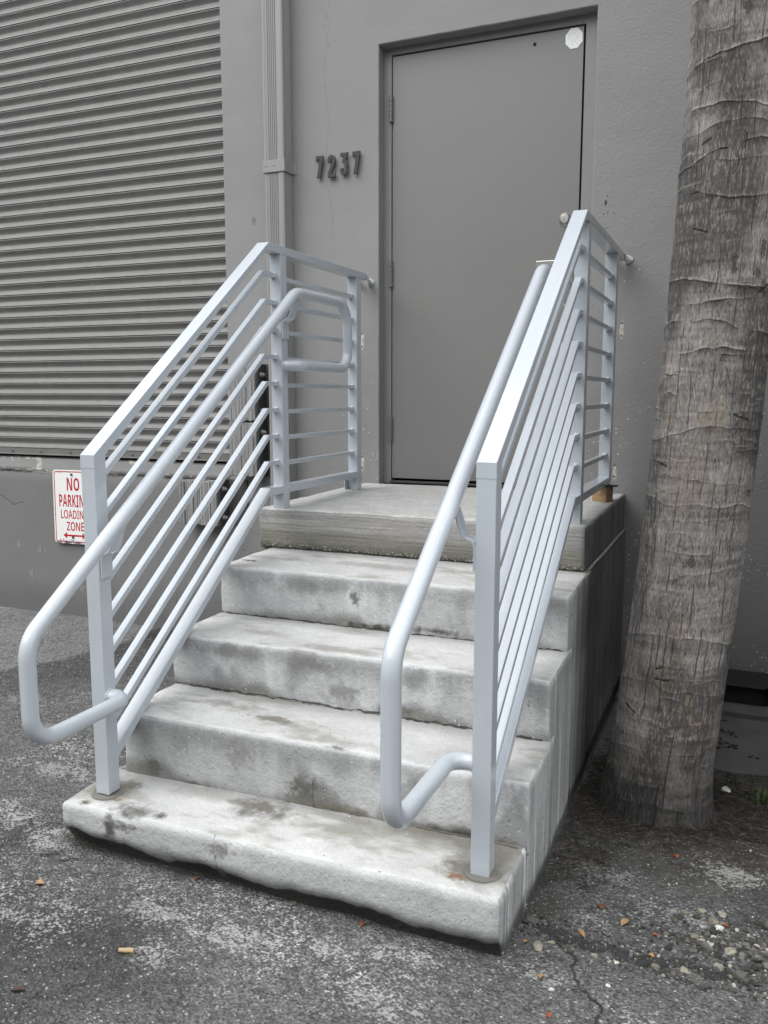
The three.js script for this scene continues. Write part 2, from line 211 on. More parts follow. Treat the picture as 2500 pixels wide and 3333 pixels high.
{
  const dk = [0.1, 0.1, 0.1];
  wall.line([[-0.295, 2.5], [-0.295, 2.318], [-0.314, 2.259], [-0.325, 2.188], [-0.305, 2.122], [-0.331, 2.02], [-0.321, 1.902], [-0.306, 1.793], [-0.318, 1.632], [-0.322, 1.5], [-0.303, 1.401], [-0.288, 1.334], [-0.29, 1.2]], 0.0018, dk, 0.55, -0.2, 0.004);
  wall.line([[-0.314, 2.259], [-0.30, 2.2], [-0.31, 2.16]], 0.002, dk, 0.6, -0.2);
  wall.line([[-2.75, 0.0], [-2.64, -0.16], [-2.5, -0.23], [-2.43, -0.22]], 0.004, dk, 0.8, -0.3, 0.012); wall.line([[-2.3, -0.14], [-2.24, -0.2]], 0.003, dk, 0.6, -0.2);
  wall.line([[-1.3, -0.56], [-1.3, -0.9]], 0.003, dk, 0.6, -0.15); wall.line([[-1.42, -0.45], [-1.4, -0.88]], 0.003, dk, 0.45, -0.1);
  // chipped paint
  const chip = [0.55, 0.53, 0.48];
  for (const [x, y, rx, ry] of [[-0.131, 0.71, 0.012, 0.05], [-0.131, 0.10, 0.012, 0.042], [1.125, 0.727, 0.011, 0.042], [1.118, 0.10, 0.010, 0.04]]) { wall.blob(x, y, rx, ry, chip, 0.95, 0.35, -0.25); wall.blob(x, y + ry * 0.7, 0.006, 0.006, [0.05, 0.05, 0.045], 0.9, 0.2); wall.blob(x, y - ry * 0.6, 0.006, 0.006, [0.06, 0.05, 0.045], 0.9, 0.2); wall.blob(x + 0.004, y, 0.006, 0.012, [0.35, 0.24, 0.15], 0.7, 0.5); }
  wall.blob(-0.74, 1.33, 0.014, 0.022, [0.15, 0.15, 0.145], 0.8, 0.5, -0.2);
  for (const [x, y, w, h] of [[1.039, 1.272, 0.006, 0.014], [1.045, 1.3, 0.003, 0.003], [1.03, 1.227, 0.003, 0.003], [1.048, 1.229, 0.003, 0.003], [1.074, 1.227, 0.003, 0.003], [1.044, 1.165, 0.003, 0.003]]) wall.blob(x, y, w, h, [0.03, 0.03, 0.03], 1, 0.15, -0.4);
  for (const [x, y] of [[-2.38, -0.66], [-2.02, -0.62], [-2.47, -0.48], [-1.98, -0.72], [-2.3, -0.5]]) { wall.blob(x, y, 0.03, 0.022, [0.3, 0.29, 0.27], 0.45, 0.8, -0.2); wall.blob(x + 0.01, y, 0.006, 0.02, [0.08, 0.08, 0.08], 0.7, 0.5, -0.2); }
  for (let i = 0; i < 26; i++) wall.blob(rr(-1.2, -0.6), rr(-0.62, -0.3), rr(0.002, 0.006), rr(0.003, 0.009), [0.1, 0.1, 0.1], 0.7, 0.4);
  for (let i = 0; i < 70; i++) { const y = Math.abs(rr(0, 0.7) * rnd()), x = rr(-0.34, 0.0); wall.blob(x, y, rr(0.001, 0.003), rr(0.001, 0.004), [0.6, 0.6, 0.58], 0.8, 0.4); }
  // peeled edge along the ledge
  wall.area(-3, -0.055, -0.93, 0.03, (x, y) => { const n = 0.55 * fbm(x * 11 + 2, y * 70, 4) + 0.45 * fbm(x * 45, y * 90, 3), k = sst(0.575, 0.6, n + 0.05 * (1 - Math.abs(y + 0.006) / 0.02) - 0.03 * sst(-2, -1.2, x)) * (1 - sst(0.006, 0.016, Math.abs(y + 0.008 + 0.012 * (fbm(x * 6, 3, 3) - 0.5)))); return [k, 0.56, 0.53, 0.47, -0.2]; });
  wall.line([[-3, -0.03], [-2.6, -0.024], [-2.2, -0.034], [-1.9, -0.026], [-1.5, -0.035], [-1.2, -0.026], [-0.95, -0.03]], 0.003, dk, 0.55, -0.2, 0.01);
}
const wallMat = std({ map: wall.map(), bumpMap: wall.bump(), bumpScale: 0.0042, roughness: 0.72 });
const wallUv = (g) => { const p = g.attributes.position, uv = new Float32Array(p.count * 2); for (let i = 0; i < p.count; i++) { uv[i * 2] = (p.getX(i) - p.getZ(i) + 3) / 5; uv[i * 2 + 1] = (p.getY(i) + p.getZ(i) * 0.7 + 1) / 4; } g.setAttribute('uv', new THREE.BufferAttribute(uv, 2)); return g; };
const building = thing('building_wall', 'grey painted stucco wall behind the stairs, with recessed door and shutter openings', 'wall', [0, G, -0.15]);
{
  const s = new THREE.Shape([[-7, -1.1], [7, -1.1], [7, 5.2], [-7, 5.2]].map((p) => new THREE.Vector2(...p)));
  const wobble = (pts) => pts; // openings
  const dOpen = []; const A = [[-0.039, -0.02], [0.976, -0.02], [0.976, 2.088], [-0.039, 2.08]];
  for (let i = 0; i < 4; i++) { const a = A[i], b = A[(i + 1) % 4], n = 24; for (let k = 0; k < n; k++) { const t = k / n; dOpen.push(new THREE.Vector2(lerp(a[0], b[0], t) + (k ? 0.002 * (rnd() - 0.5) : 0), lerp(a[1], b[1], t) + (k ? 0.002 * (rnd() - 0.5) : 0))); } }
  const sOpen = []; const B = [[-4.4, 0.0], [-0.918, 0.0], [-0.918, 3.6], [-4.4, 3.6]];
  for (let i = 0; i < 4; i++) { const a = B[i], b = B[(i + 1) % 4], n = 60; for (let k = 0; k < n; k++) { const t = k / n, w = k ? 0.006 * (fbm(t * 30, i * 9, 3) - 0.5) : 0; sOpen.push(new THREE.Vector2(lerp(a[0], b[0], t) + w, lerp(a[1], b[1], t) + (i === 0 ? 0 : w))); } }
  s.holes.push(new THREE.Path(dOpen), new THREE.Path(sOpen));
  const g = new THREE.ExtrudeGeometry(s, { depth: 0.30 - 0.006, bevelEnabled: true, bevelThickness: 0.006, bevelSize: 0.006, bevelOffset: -0.006, bevelSegments: 3 }); g.translate(0, 0, -0.30);
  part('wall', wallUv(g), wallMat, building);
  // sloping sill with a broken front edge under the shutter
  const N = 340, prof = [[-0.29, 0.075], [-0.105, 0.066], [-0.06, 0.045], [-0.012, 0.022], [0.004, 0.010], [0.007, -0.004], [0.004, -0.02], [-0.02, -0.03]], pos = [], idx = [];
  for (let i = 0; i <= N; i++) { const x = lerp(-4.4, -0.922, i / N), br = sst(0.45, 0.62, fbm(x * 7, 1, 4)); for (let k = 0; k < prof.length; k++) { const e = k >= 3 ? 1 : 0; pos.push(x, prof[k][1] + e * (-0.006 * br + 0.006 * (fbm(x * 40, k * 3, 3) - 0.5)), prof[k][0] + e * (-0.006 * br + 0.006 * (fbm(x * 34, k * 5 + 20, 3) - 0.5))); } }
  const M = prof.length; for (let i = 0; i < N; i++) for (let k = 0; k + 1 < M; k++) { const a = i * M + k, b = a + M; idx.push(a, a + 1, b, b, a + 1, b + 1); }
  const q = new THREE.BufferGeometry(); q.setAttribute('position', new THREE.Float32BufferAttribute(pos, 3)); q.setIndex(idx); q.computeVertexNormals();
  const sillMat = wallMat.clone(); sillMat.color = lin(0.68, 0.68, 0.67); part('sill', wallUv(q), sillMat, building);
  part('back_wall', box(-7, -1.1, -0.52, 7, 5.2, -0.32), std({ color: lin(0.1, 0.1, 0.1), roughness: 0.9 }), building);
  part('parapet', box(-7.02, 5.19, -0.55, 7.02, 5.3, 0.03, 0.01), std({ color: lin(0.22, 0.22, 0.22), roughness: 0.8 }), building);
}
struct('added_shade_wall', box(1.87, G - 0.1, 0.01, 2.4, 2.4, 1.15, 0.01), std({ color: lin(0.045, 0.045, 0.045), roughness: 0.9 }));  // unseen dark block, added to shade the lower right corner
struct('added_shade_building', box(-25, G - 0.1, 9.5, 25, 3.8, 14, 0.02), std({ color: lin(0.10, 0.10, 0.10), roughness: 0.9 }));  // unseen block added behind the camera to dim low light on the wall
const greyPaint = std({ map: shadeTile(0.235, 0.232, 0.228, 0.05, 0.9), bumpMap: peel, bumpScale: 0.0002, roughness: 0.45 });
const darkGap = std({ color: lin(0.012, 0.012, 0.012), roughness: 0.9 });

// ------------------------------------------------------------------ roller shutter
{
  const t = thing('roller_shutter', 'wide grey corrugated metal roller shutter filling the left of the wall', 'roller shutter', [-2.65, 0.06, -0.1]);
  const paint = std({ map: tile(512, 1.3, (u, v) => { const k = 1 + 0.16 * (fbm(u * 5, v * 40, 4) - 0.5) + 0.2 * (fbm(u * 30, v * 30, 3) - 0.5); return [0.172 * k, 0.169 * k, 0.163 * k]; }, true), bumpMap: tile(512, 1.3, (u, v) => 0.5 + 0.5 * (fbm(u * 9, v * 60, 3) - 0.5) + 0.9 * sst(0.7, 0.76, fbm(u * 22, v * 70, 3)), false), bumpScale: 0.0016, roughness: 0.42 });
  const pitch = 0.0662, D = 0.0145, pr = [[0, 0.1], [0.006, 0.5], [0.02, 0.86], [0.05, 1.0], [0.085, 1.02], [0.12, 0.92], [0.14, 0.84], [0.16, 0.8], [0.25, 0.52], [0.36, 0.22], [0.46, 0.04], [0.53, 0.0], [0.60, 0.06], [0.68, 0.28], [0.76, 0.56], [0.81, 0.72], [0.83, 0.70], [0.85, 0.80], [0.87, 0.86], [0.89, 0.84], [0.91, 0.94], [0.95, 1.02], [0.975, 0.96], [0.992, 0.5], [1, 0.1]];
  const mk = () => { const N = 48, pos = [], uv = [], idx = [], w0 = -4.36, w1 = -0.935, s0 = rnd() * 50; for (let i = 0; i <= N; i++) { const x = lerp(w0, w1, i / N); for (const [f, z] of pr) { pos.push(x + 2.65, -f * pitch + 0.0009 * (fbm(x * 1.2 + s0, 3, 2) - 0.5), z * D + 0.0022 * (fbm(x * 0.9 + s0, f, 2) - 0.5)); uv.push(x + s0, s0 - f * pitch); } } const M = pr.length; for (let i = 0; i < N; i++) for (let k = 0; k + 1 < M; k++) { const a = i * M + k, b = a + M; idx.push(a, a + 1, b, b, a + 1, b + 1); } const g = new THREE.BufferGeometry(); g.setAttribute('position', new THREE.Float32BufferAttribute(pos, 3)); g.setAttribute('uv', new THREE.Float32BufferAttribute(uv, 2)); g.setIndex(idx); g.computeVertexNormals(); return g; };
  const kinds = [mk(), mk(), mk(), mk(), mk()];
  for (let i = 0; i < 52; i++) { const m = new THREE.Mesh(kinds[(i * 3) % 5], paint); m.name = i ? 'slat_' + String(i).padStart(3, '0') : 'slat'; m.position.set(0, 0.114 + pitch * (i + 1) - 0.06, 0); m.castShadow = m.receiveShadow = true; t.add(m); }
  const bar = part('bottom_bar', [box(-4.36, 0.078, -0.108, -0.935, 0.114, -0.088, 0.002), box(-4.36, 0.074, -0.092, -0.935, 0.080, -0.070, 0.002)], paint, t);
  for (let x = -4.2; x < -0.95; x += 0.232) part('bolt', cyl(0.006, 0.007, 0.008, [x, 0.096, -0.085], 'z', 12), paint, bar);
  part('backing', box(-4.38, 0.09, -0.14, -0.93, 3.58, -0.118), std({ color: lin(0.03, 0.03, 0.03), roughness: 0.9 }), t);
}

// ------------------------------------------------------------------ door
{
  const t = thing('entrance_door', 'closed flat grey metal door at the top of the stairs', 'door', [0.457, 0.0, -0.1]);
  const doorMat = std({ map: tile(512, 2.2, (u, v) => { const k = 1 + 0.07 * (fbm(u * 4, v * 4, 5) - 0.5); const sp = vn(u * 420, v * 420) > 0.985 && v < 0.16 ? 1.7 : 1; return [0.205 * k * sp, 0.202 * k * sp, 0.198 * k * sp]; }, true), bumpMap: grainy, bumpScale: 0.0001, roughness: 0.38 });
  const hingeMat = std({ color: lin(0.17, 0.168, 0.16), roughness: 0.5 });
  const leaf = part('door_leaf', box(0.0035, 0.022, -0.105, 0.9085, 2.0435, -0.07, 0.0015), doorMat, t);
  const fr = new THREE.Shape([[-0.06, -0.005], [0, -0.005], [0, 2.050], [0.918, 2.050], [0.918, -0.005], [0.99, -0.005], [0.99, 2.12], [-0.06, 2.12]].map((p) => new THREE.Vector2(...p)));
  part('door_frame', planar(new THREE.ExtrudeGeometry(fr, { depth: 0.05, bevelEnabled: true, bevelThickness: 0.002, bevelSize: 0.0015, bevelOffset: -0.0015, bevelSegments: 2 }).translate(0, 0, -0.116)), greyPaint, t);
  part('dark_backing', box(-0.05, 0, -0.15, 0.98, 2.11, -0.125), darkGap, t);  // full dark sheet added behind the leaf so the gap round it stays black
  part('threshold', box(0, 0.0, -0.12, 0.918, 0.010, -0.045, 0.002), std({ color: lin(0.05, 0.05, 0.05), roughness: 0.7 }), t);
  for (const [a, b] of [[1.745, 1.865], [0.970, 1.093], [0.212, 0.331]]) {
    const h = part('hinge', box(-0.006, a, -0.069, 0.010, b, -0.0655, 0.0008), hingeMat, leaf);
    for (let k = 0; k < 5; k++) part('knuckle', cyl(0.0085, 0.0085, (b - a) / 5 - 0.0015, [-0.001, lerp(a, b, (k + 0.5) / 5), -0.058], 'y', 16), hingeMat, h).name = 'knuckle';
  }
  const steel = std({ color: lin(0.62, 0.61, 0.57), metalness: 1, roughness: 0.28, bumpMap: brushed, bumpScale: 0.0001 });
  const bolt = part('deadbolt', (() => { const g = new THREE.LatheGeometry([[0, 0.020], [0.017, 0.020], [0.0185, 0.0195], [0.020, 0.017], [0.0255, 0.005], [0.0285, 0.004], [0.0295, 0.002], [0.0295, 0]].map((p) => new THREE.Vector2(...p)), 48); g.rotateX(Math.PI / 2); g.translate(0.850, 1.2305, -0.07); return g; })(), steel, leaf);
  part('lock_cylinder', [cyl(0.0165, 0.0165, 0.002, [0.850, 1.2305, -0.049], 'z', 32), cyl(0.007, 0.007, 0.0025, [0.850, 1.2275, -0.0478], 'z', 24)], steel, leaf);
  part('keyhole', box(0.845, 1.2263, -0.0470, 0.8525, 1.2287, -0.0460, 0.0004), darkGap, leaf);
  // lever handle with its rose, latch plate below
  part('lever_handle', [box(0.733, 1.018, -0.026, 0.875, 1.046, -0.010, 0.003), cyl(0.011, 0.011, 0.045, [0.866, 1.033, -0.045], 'z', 20), box(0.733, 1.022, -0.040, 0.745, 1.044, -0.012, 0.003)], steel, leaf);
  part('handle_plate', box(0.850, 0.925, -0.0705, 0.892, 1.062, -0.0665, 0.002), steel, leaf);
  part('latch_plate', [box(0.855, 0.695, -0.0705, 0.885, 0.765, -0.0665, 0.002)], steel, leaf);
  part('peephole', [cyl(0.0075, 0.0075, 0.002, [0.691, 1.999, -0.0693], 'z', 20)], darkGap, leaf);
  const c = document.createElement('canvas'); c.width = c.height = 128; const x = c.getContext('2d'); x.fillStyle = '#eef0f0'; x.fillRect(0, 0, 128, 128); x.fillStyle = 'rgba(170,178,184,0.18)'; for (let i = 0; i < 60; i++) { x.beginPath(); x.arc(rr(30, 100), rr(34, 96), rr(1, 5), 0, 7); x.fill(); }
  const tx = new THREE.CanvasTexture(c); tx.colorSpace = THREE.SRGBColorSpace;
  const oct = []; for (let k = 0; k < 8; k++) { const a = (k + 0.5) * Math.PI / 4 + 0.03; oct.push([0.0405 * Math.cos(a), 0.046 * Math.sin(a)]); }
  const og = slab(oct, 0.0016, 0.0003); { const p = og.attributes.position, uv = og.attributes.uv; for (let i = 0; i < p.count; i++) uv.setXY(i, p.getX(i) / 0.1 + 0.5, p.getY(i) / 0.1 + 0.5); } og.translate(0.866, 1.998, -0.0697);
  solo('octagonal_sticker', og, std({ map: tx, roughness: 0.35 }), 'small white octagonal sticker on the top right corner of the grey door', 'sticker');
}

// ------------------------------------------------------------------ downspout
{
  const spoutPaint = std({ map: shadeTile(0.285, 0.285, 0.278, 0.05, 0.9), bumpMap: peel, bumpScale: 0.0002, roughness: 0.4 });
  const t = thing('downspout', 'grey rectangular fluted downspout fixed to the wall between shutter and door', 'downspout', [-0.565, G, 0.045]);
  const outline = (w) => { const x0 = -0.622 - w, x1 = -0.507 + w, z1 = 0.092 + w, pts = [[x0, 0.002], [x0, z1 - 0.008], [x0 + 0.003, z1 - 0.002], [x0 + 0.010, z1]]; const fl = (n, from, to, f) => { for (let k = 0; k < n; k++) { const a = lerp(from, to, k / n), b = lerp(from, to, (k + 1) / n), m = b - a; f(a + m * 0.15, 0.004); f(a + m * 0.5, 0.0042); f(a + m * 0.66, 0); f(a + m * 0.98, 0); } };
    fl(6, x0 + 0.020, x0 + 0.083, (x, d) => pts.push([x, z1 - d])); pts.push([x1 - 0.010, z1], [x1 - 0.003, z1 - 0.003], [x1, z1 - 0.010]); fl(5, z1 - 0.024, 0.022, (z, d) => pts.push([x1 - d * 0.7, z])); pts.push([x1, 0.002]); return pts; };
  const pipeGeo = (w, y0, y1) => { const g = slab(outline(w).map(([x, z]) => [x, -z]).reverse(), y1 - y0, 0); g.rotateX(-Math.PI / 2); g.translate(0, y0, 0); return planar(g); };
  part('pipe', pipeGeo(0.0, 1.55, 5.0), spoutPaint, t); part('pipe', pipeGeo(-0.002, -0.88, 1.549), spoutPaint, t);
  const st = part('strap', [box(-0.626, 1.534, 0.0915, -0.503, 1.592, 0.0955, 0.001), box(-0.626, 1.534, 0.003, -0.6235, 1.592, 0.094, 0.0008), box(-0.5055, 1.534, 0.003, -0.503, 1.592, 0.094, 0.0008), box(-0.5045, 1.536, 0.002, -0.485, 1.590, 0.005, 0.0008)], spoutPaint, t);
  for (const x of [-0.607, -0.563]) part('rivet', new THREE.SphereGeometry(0.005, 12, 8).scale(1, 1, 0.5).translate(x, 1.567, 0.0955), spoutPaint, st);
}

// ------------------------------------------------------------------ house number
{
  const mat = std({ color: lin(0.032, 0.033, 0.035), roughness: 0.5, bumpMap: peel, bumpScale: 0.0002 });
  const seven = [[0, 104], [41, 104], [41, 92], [24, 0], [5, 0], [22, 87], [13, 87], [13, 78], [0, 78]];
  const two = ribbon([[7.5, 70], [7.5, 84], [11, 92], [20, 96.5], [29, 92], [32.5, 84], [32.5, 72], [29, 60], [12, 26], [8, 15], [8, 7.5], [40, 7.5]], 8.6, 8.6), three = ribbon([[1, 96.5], [31, 96.5], [19, 64], [28, 59], [32.5, 50], [32.5, 22], [29, 12], [20, 7.5], [11, 12], [7.5, 22], [7.5, 34]], 8.4, 8.4);
  const L = ['dark grey numeral 7 first of the house number, nearest the downspout', 'dark grey numeral 2 of the house number, fixed to the wall', 'dark grey flat-topped numeral 3 of the house number, fixed to the wall', 'dark grey numeral 7 last of the house number, nearest the door'];
  [seven, two, three, seven].forEach((o, i) => { const g = slab(o.map(([a, b]) => [a / 1000, b / 1000]), 0.010, 0.001); const pins = [cyl(0.003, 0.003, 0.012, [0.014, 0.012, -0.004], 'z', 8), cyl(0.003, 0.003, 0.012, [0.024, 0.094, -0.004], 'z', 8)]; const m = merge([g, ...pins]); m.translate([-0.369, -0.304, -0.2365, -0.171][i], [1.502, 1.5, 1.503, 1.504][i], 0.0105); solo('house_number', m, mat, L[i], 'house number', 'raised numerals on the wall'); });
}

// ------------------------------------------------------------------ no parking sign
{
  const c = document.createElement('canvas'); c.width = 512; c.height = 740; const x = c.getContext('2d');
  x.fillStyle = '#e9eae8'; x.fillRect(0, 0, 512, 740);
  x.strokeStyle = '#b3222c'; x.lineWidth = 10; x.beginPath(); x.roundRect(20, 20, 472, 700, 26); x.stroke();
  x.fillStyle = '#b3222c'; x.textAlign = 'center'; x.textBaseline = 'alphabetic';
  const word = (s, cx, y, h, w) => { x.save(); x.font = 'bold 100px sans-serif'; const m = x.measureText(s).width; x.translate(cx, y); x.scale(w / m, h / 73); x.fillText(s, 0, 0); x.restore(); };
  word('NO', 256, 206, 128, 176); word('PARKING', 262, 370, 126, 392); 
  const thin = (s, cx, y, h, w, lw) => { x.save(); x.font = '100px sans-serif'; const m = x.measureText(s).width; x.translate(cx, y); x.scale(w / m, h / 73); x.fillText(s, 0, 0); x.lineWidth = lw; x.strokeStyle = '#b3222c'; x.strokeText(s, 0, 0); x.restore(); };
  thin('LOADING', 262, 486, 84, 356, 3); thin('ZONE', 270, 606, 86, 226, 4);
  x.fillRect(150, 648, 215, 18); for (const [tip, b] of [[112, 160], [402, 354]]) { x.beginPath(); x.moveTo(tip, 657); x.lineTo(b, 624); x.lineTo(b, 690); x.closePath(); x.fill(); }
  for (let i = 0; i < 500; i++) { const e = rnd() < 0.6, X = e ? (rnd() < 0.5 ? rnd() * 30 : 512 - rnd() * 30) : rnd() * 512, Y = rnd() * 740; x.fillStyle = `rgba(90,70,55,${rr(0.02, 0.18)})`; x.beginPath(); x.arc(X, Y, rr(0.5, e ? 6 : 2.5), 0, 7); x.fill(); }
  for (let i = 0; i < 90; i++) { x.fillStyle = `rgba(40,42,44,${rr(0.1, 0.35)})`; x.beginPath(); x.ellipse(rr(0, 512) * rr(0.4, 1), 740 - Math.abs(rr(-1, 1) * rr(0, 46)), rr(4, 26), rr(2, 10), 0, 0, 7); x.fill(); }
  for (let i = 0; i < 30; i++) { x.fillStyle = `rgba(120,95,70,${rr(0.05, 0.16)})`; x.fillRect(rr(30, 480), rr(0, 30), rr(8, 60), rr(2, 12)); }
  const tx = new THREE.CanvasTexture(c); tx.colorSpace = THREE.SRGBColorSpace;
  const W = 0.307, H = 0.444, r = 0.024, s = new THREE.Shape(); s.moveTo(-W / 2 + r, -H / 2); s.lineTo(W / 2 - r, -H / 2); s.absarc(W / 2 - r, -H / 2 + r, r, -Math.PI / 2, 0); s.lineTo(W / 2, H / 2 - r); s.absarc(W / 2 - r, H / 2 - r, r, 0, Math.PI / 2); s.lineTo(-W / 2 + r, H / 2); s.absarc(-W / 2 + r, H / 2 - r, r, Math.PI / 2, Math.PI); s.lineTo(-W / 2, -H / 2 + r); s.absarc(-W / 2 + r, -H / 2 + r, r, Math.PI, 1.5 * Math.PI);
  const g = new THREE.ExtrudeGeometry(s, { depth: 0.0016, bevelEnabled: false, curveSegments: 8 }); const p = g.attributes.position, uv = g.attributes.uv; for (let i = 0; i < p.count; i++) uv.setXY(i, p.getX(i) / W + 0.5, p.getY(i) / H + 0.5);
  g.rotateZ(0.012); g.rotateX(-0.03); g.translate(-2.0125, -0.223, 0.013);
  const t = thing('parking_sign', 'white no parking loading zone sign with red lettering on the lower wall', 'sign', [-2.0125, -0.445, 0.01]);
  part('sign_plate', g, std({ map: tx, roughness: 0.4, metalness: 0 }), t);
  for (const y of [-0.029, -0.404]) part('bolt', cyl(0.007, 0.0075, 0.006, [-2.021, y, 0.018 - (y + 0.22) * 0.03], 'z', 12), std({ color: lin(0.1, 0.1, 0.1), metalness: 0.6, roughness: 0.6 }), t);
}

// ------------------------------------------------------------------ dock bumpers
{
  const rub = [0.25, 0.28, 0.22].map((v) => std({ map: tile(256, 0.2, (a, b) => { const k = 1 + 0.5 * (fbm(a * 10, b * 3, 4) - 0.5); return [v * k, v * k, v * 0.98 * k]; }, true), bumpMap: grainy, bumpScale: 0.0008, roughness: 0.75 })), iron = std({ color: lin(0.06, 0.06, 0.06), roughness: 0.6, bumpMap: grainy, bumpScale: 0.0006 });
  for (const [x0, x1, y0, y1, n, wide, label] of [[-0.856, -0.690, 0.306, 0.597, 9, 0.075, 'grey laminated rubber dock bumper, upper of the two stacked beside the downspout'], [-0.856, -0.688, 0.014, 0.299, 9, 0.075, 'grey laminated rubber dock bumper, lower of the two stacked beside the downspout'], [-1.182, -0.938, -0.262, -0.018, 16, 0.13, 'grey laminated rubber dock bumper mounted low on the wall below the shutter ledge']]) {
    const t = thing('dock_bumper', label, 'dock bumper', [(x0 + x1) / 2, y0, 0.055], 'laminated bumpers on the wall');
    const w = []; let s = 0; for (let k = 0; k < n; k++) { w.push(rr(0.7, 1.3)); s += w[k]; } let x = x0;
    for (let k = 0; k < n; k++) { const d = (x1 - x0) * w[k] / s; part('ply', box(x, y0 + rr(0, 0.006), 0.002, x + d - 0.0009, y1 - rr(0, 0.006), 0.108 + rr(-0.005, 0.004), 0.003), rub[Math.floor(rnd() * 3)], t); x += d; }
    const br = part('angle_bracket', [box(x1 + 0.001, y0 - 0.004, 0.002, x1 + 0.009, y1 + 0.004, 0.092, 0.002), box(x1 + 0.0092, y0 - 0.004, 0.0022, x1 + wide, y1 + 0.004, 0.0105, 0.002)], iron, t);
    for (const f of [0.18, 0.82]) part('nut', [cyl(0.014, 0.014, 0.014, [x1 + 0.016, lerp(y0, y1, f), 0.06], 'x', 6), cyl(0.008, 0.008, 0.028, [x1 + 0.020, lerp(y0, y1, f), 0.06], 'x', 12)], greyPaint, br);
  }
}

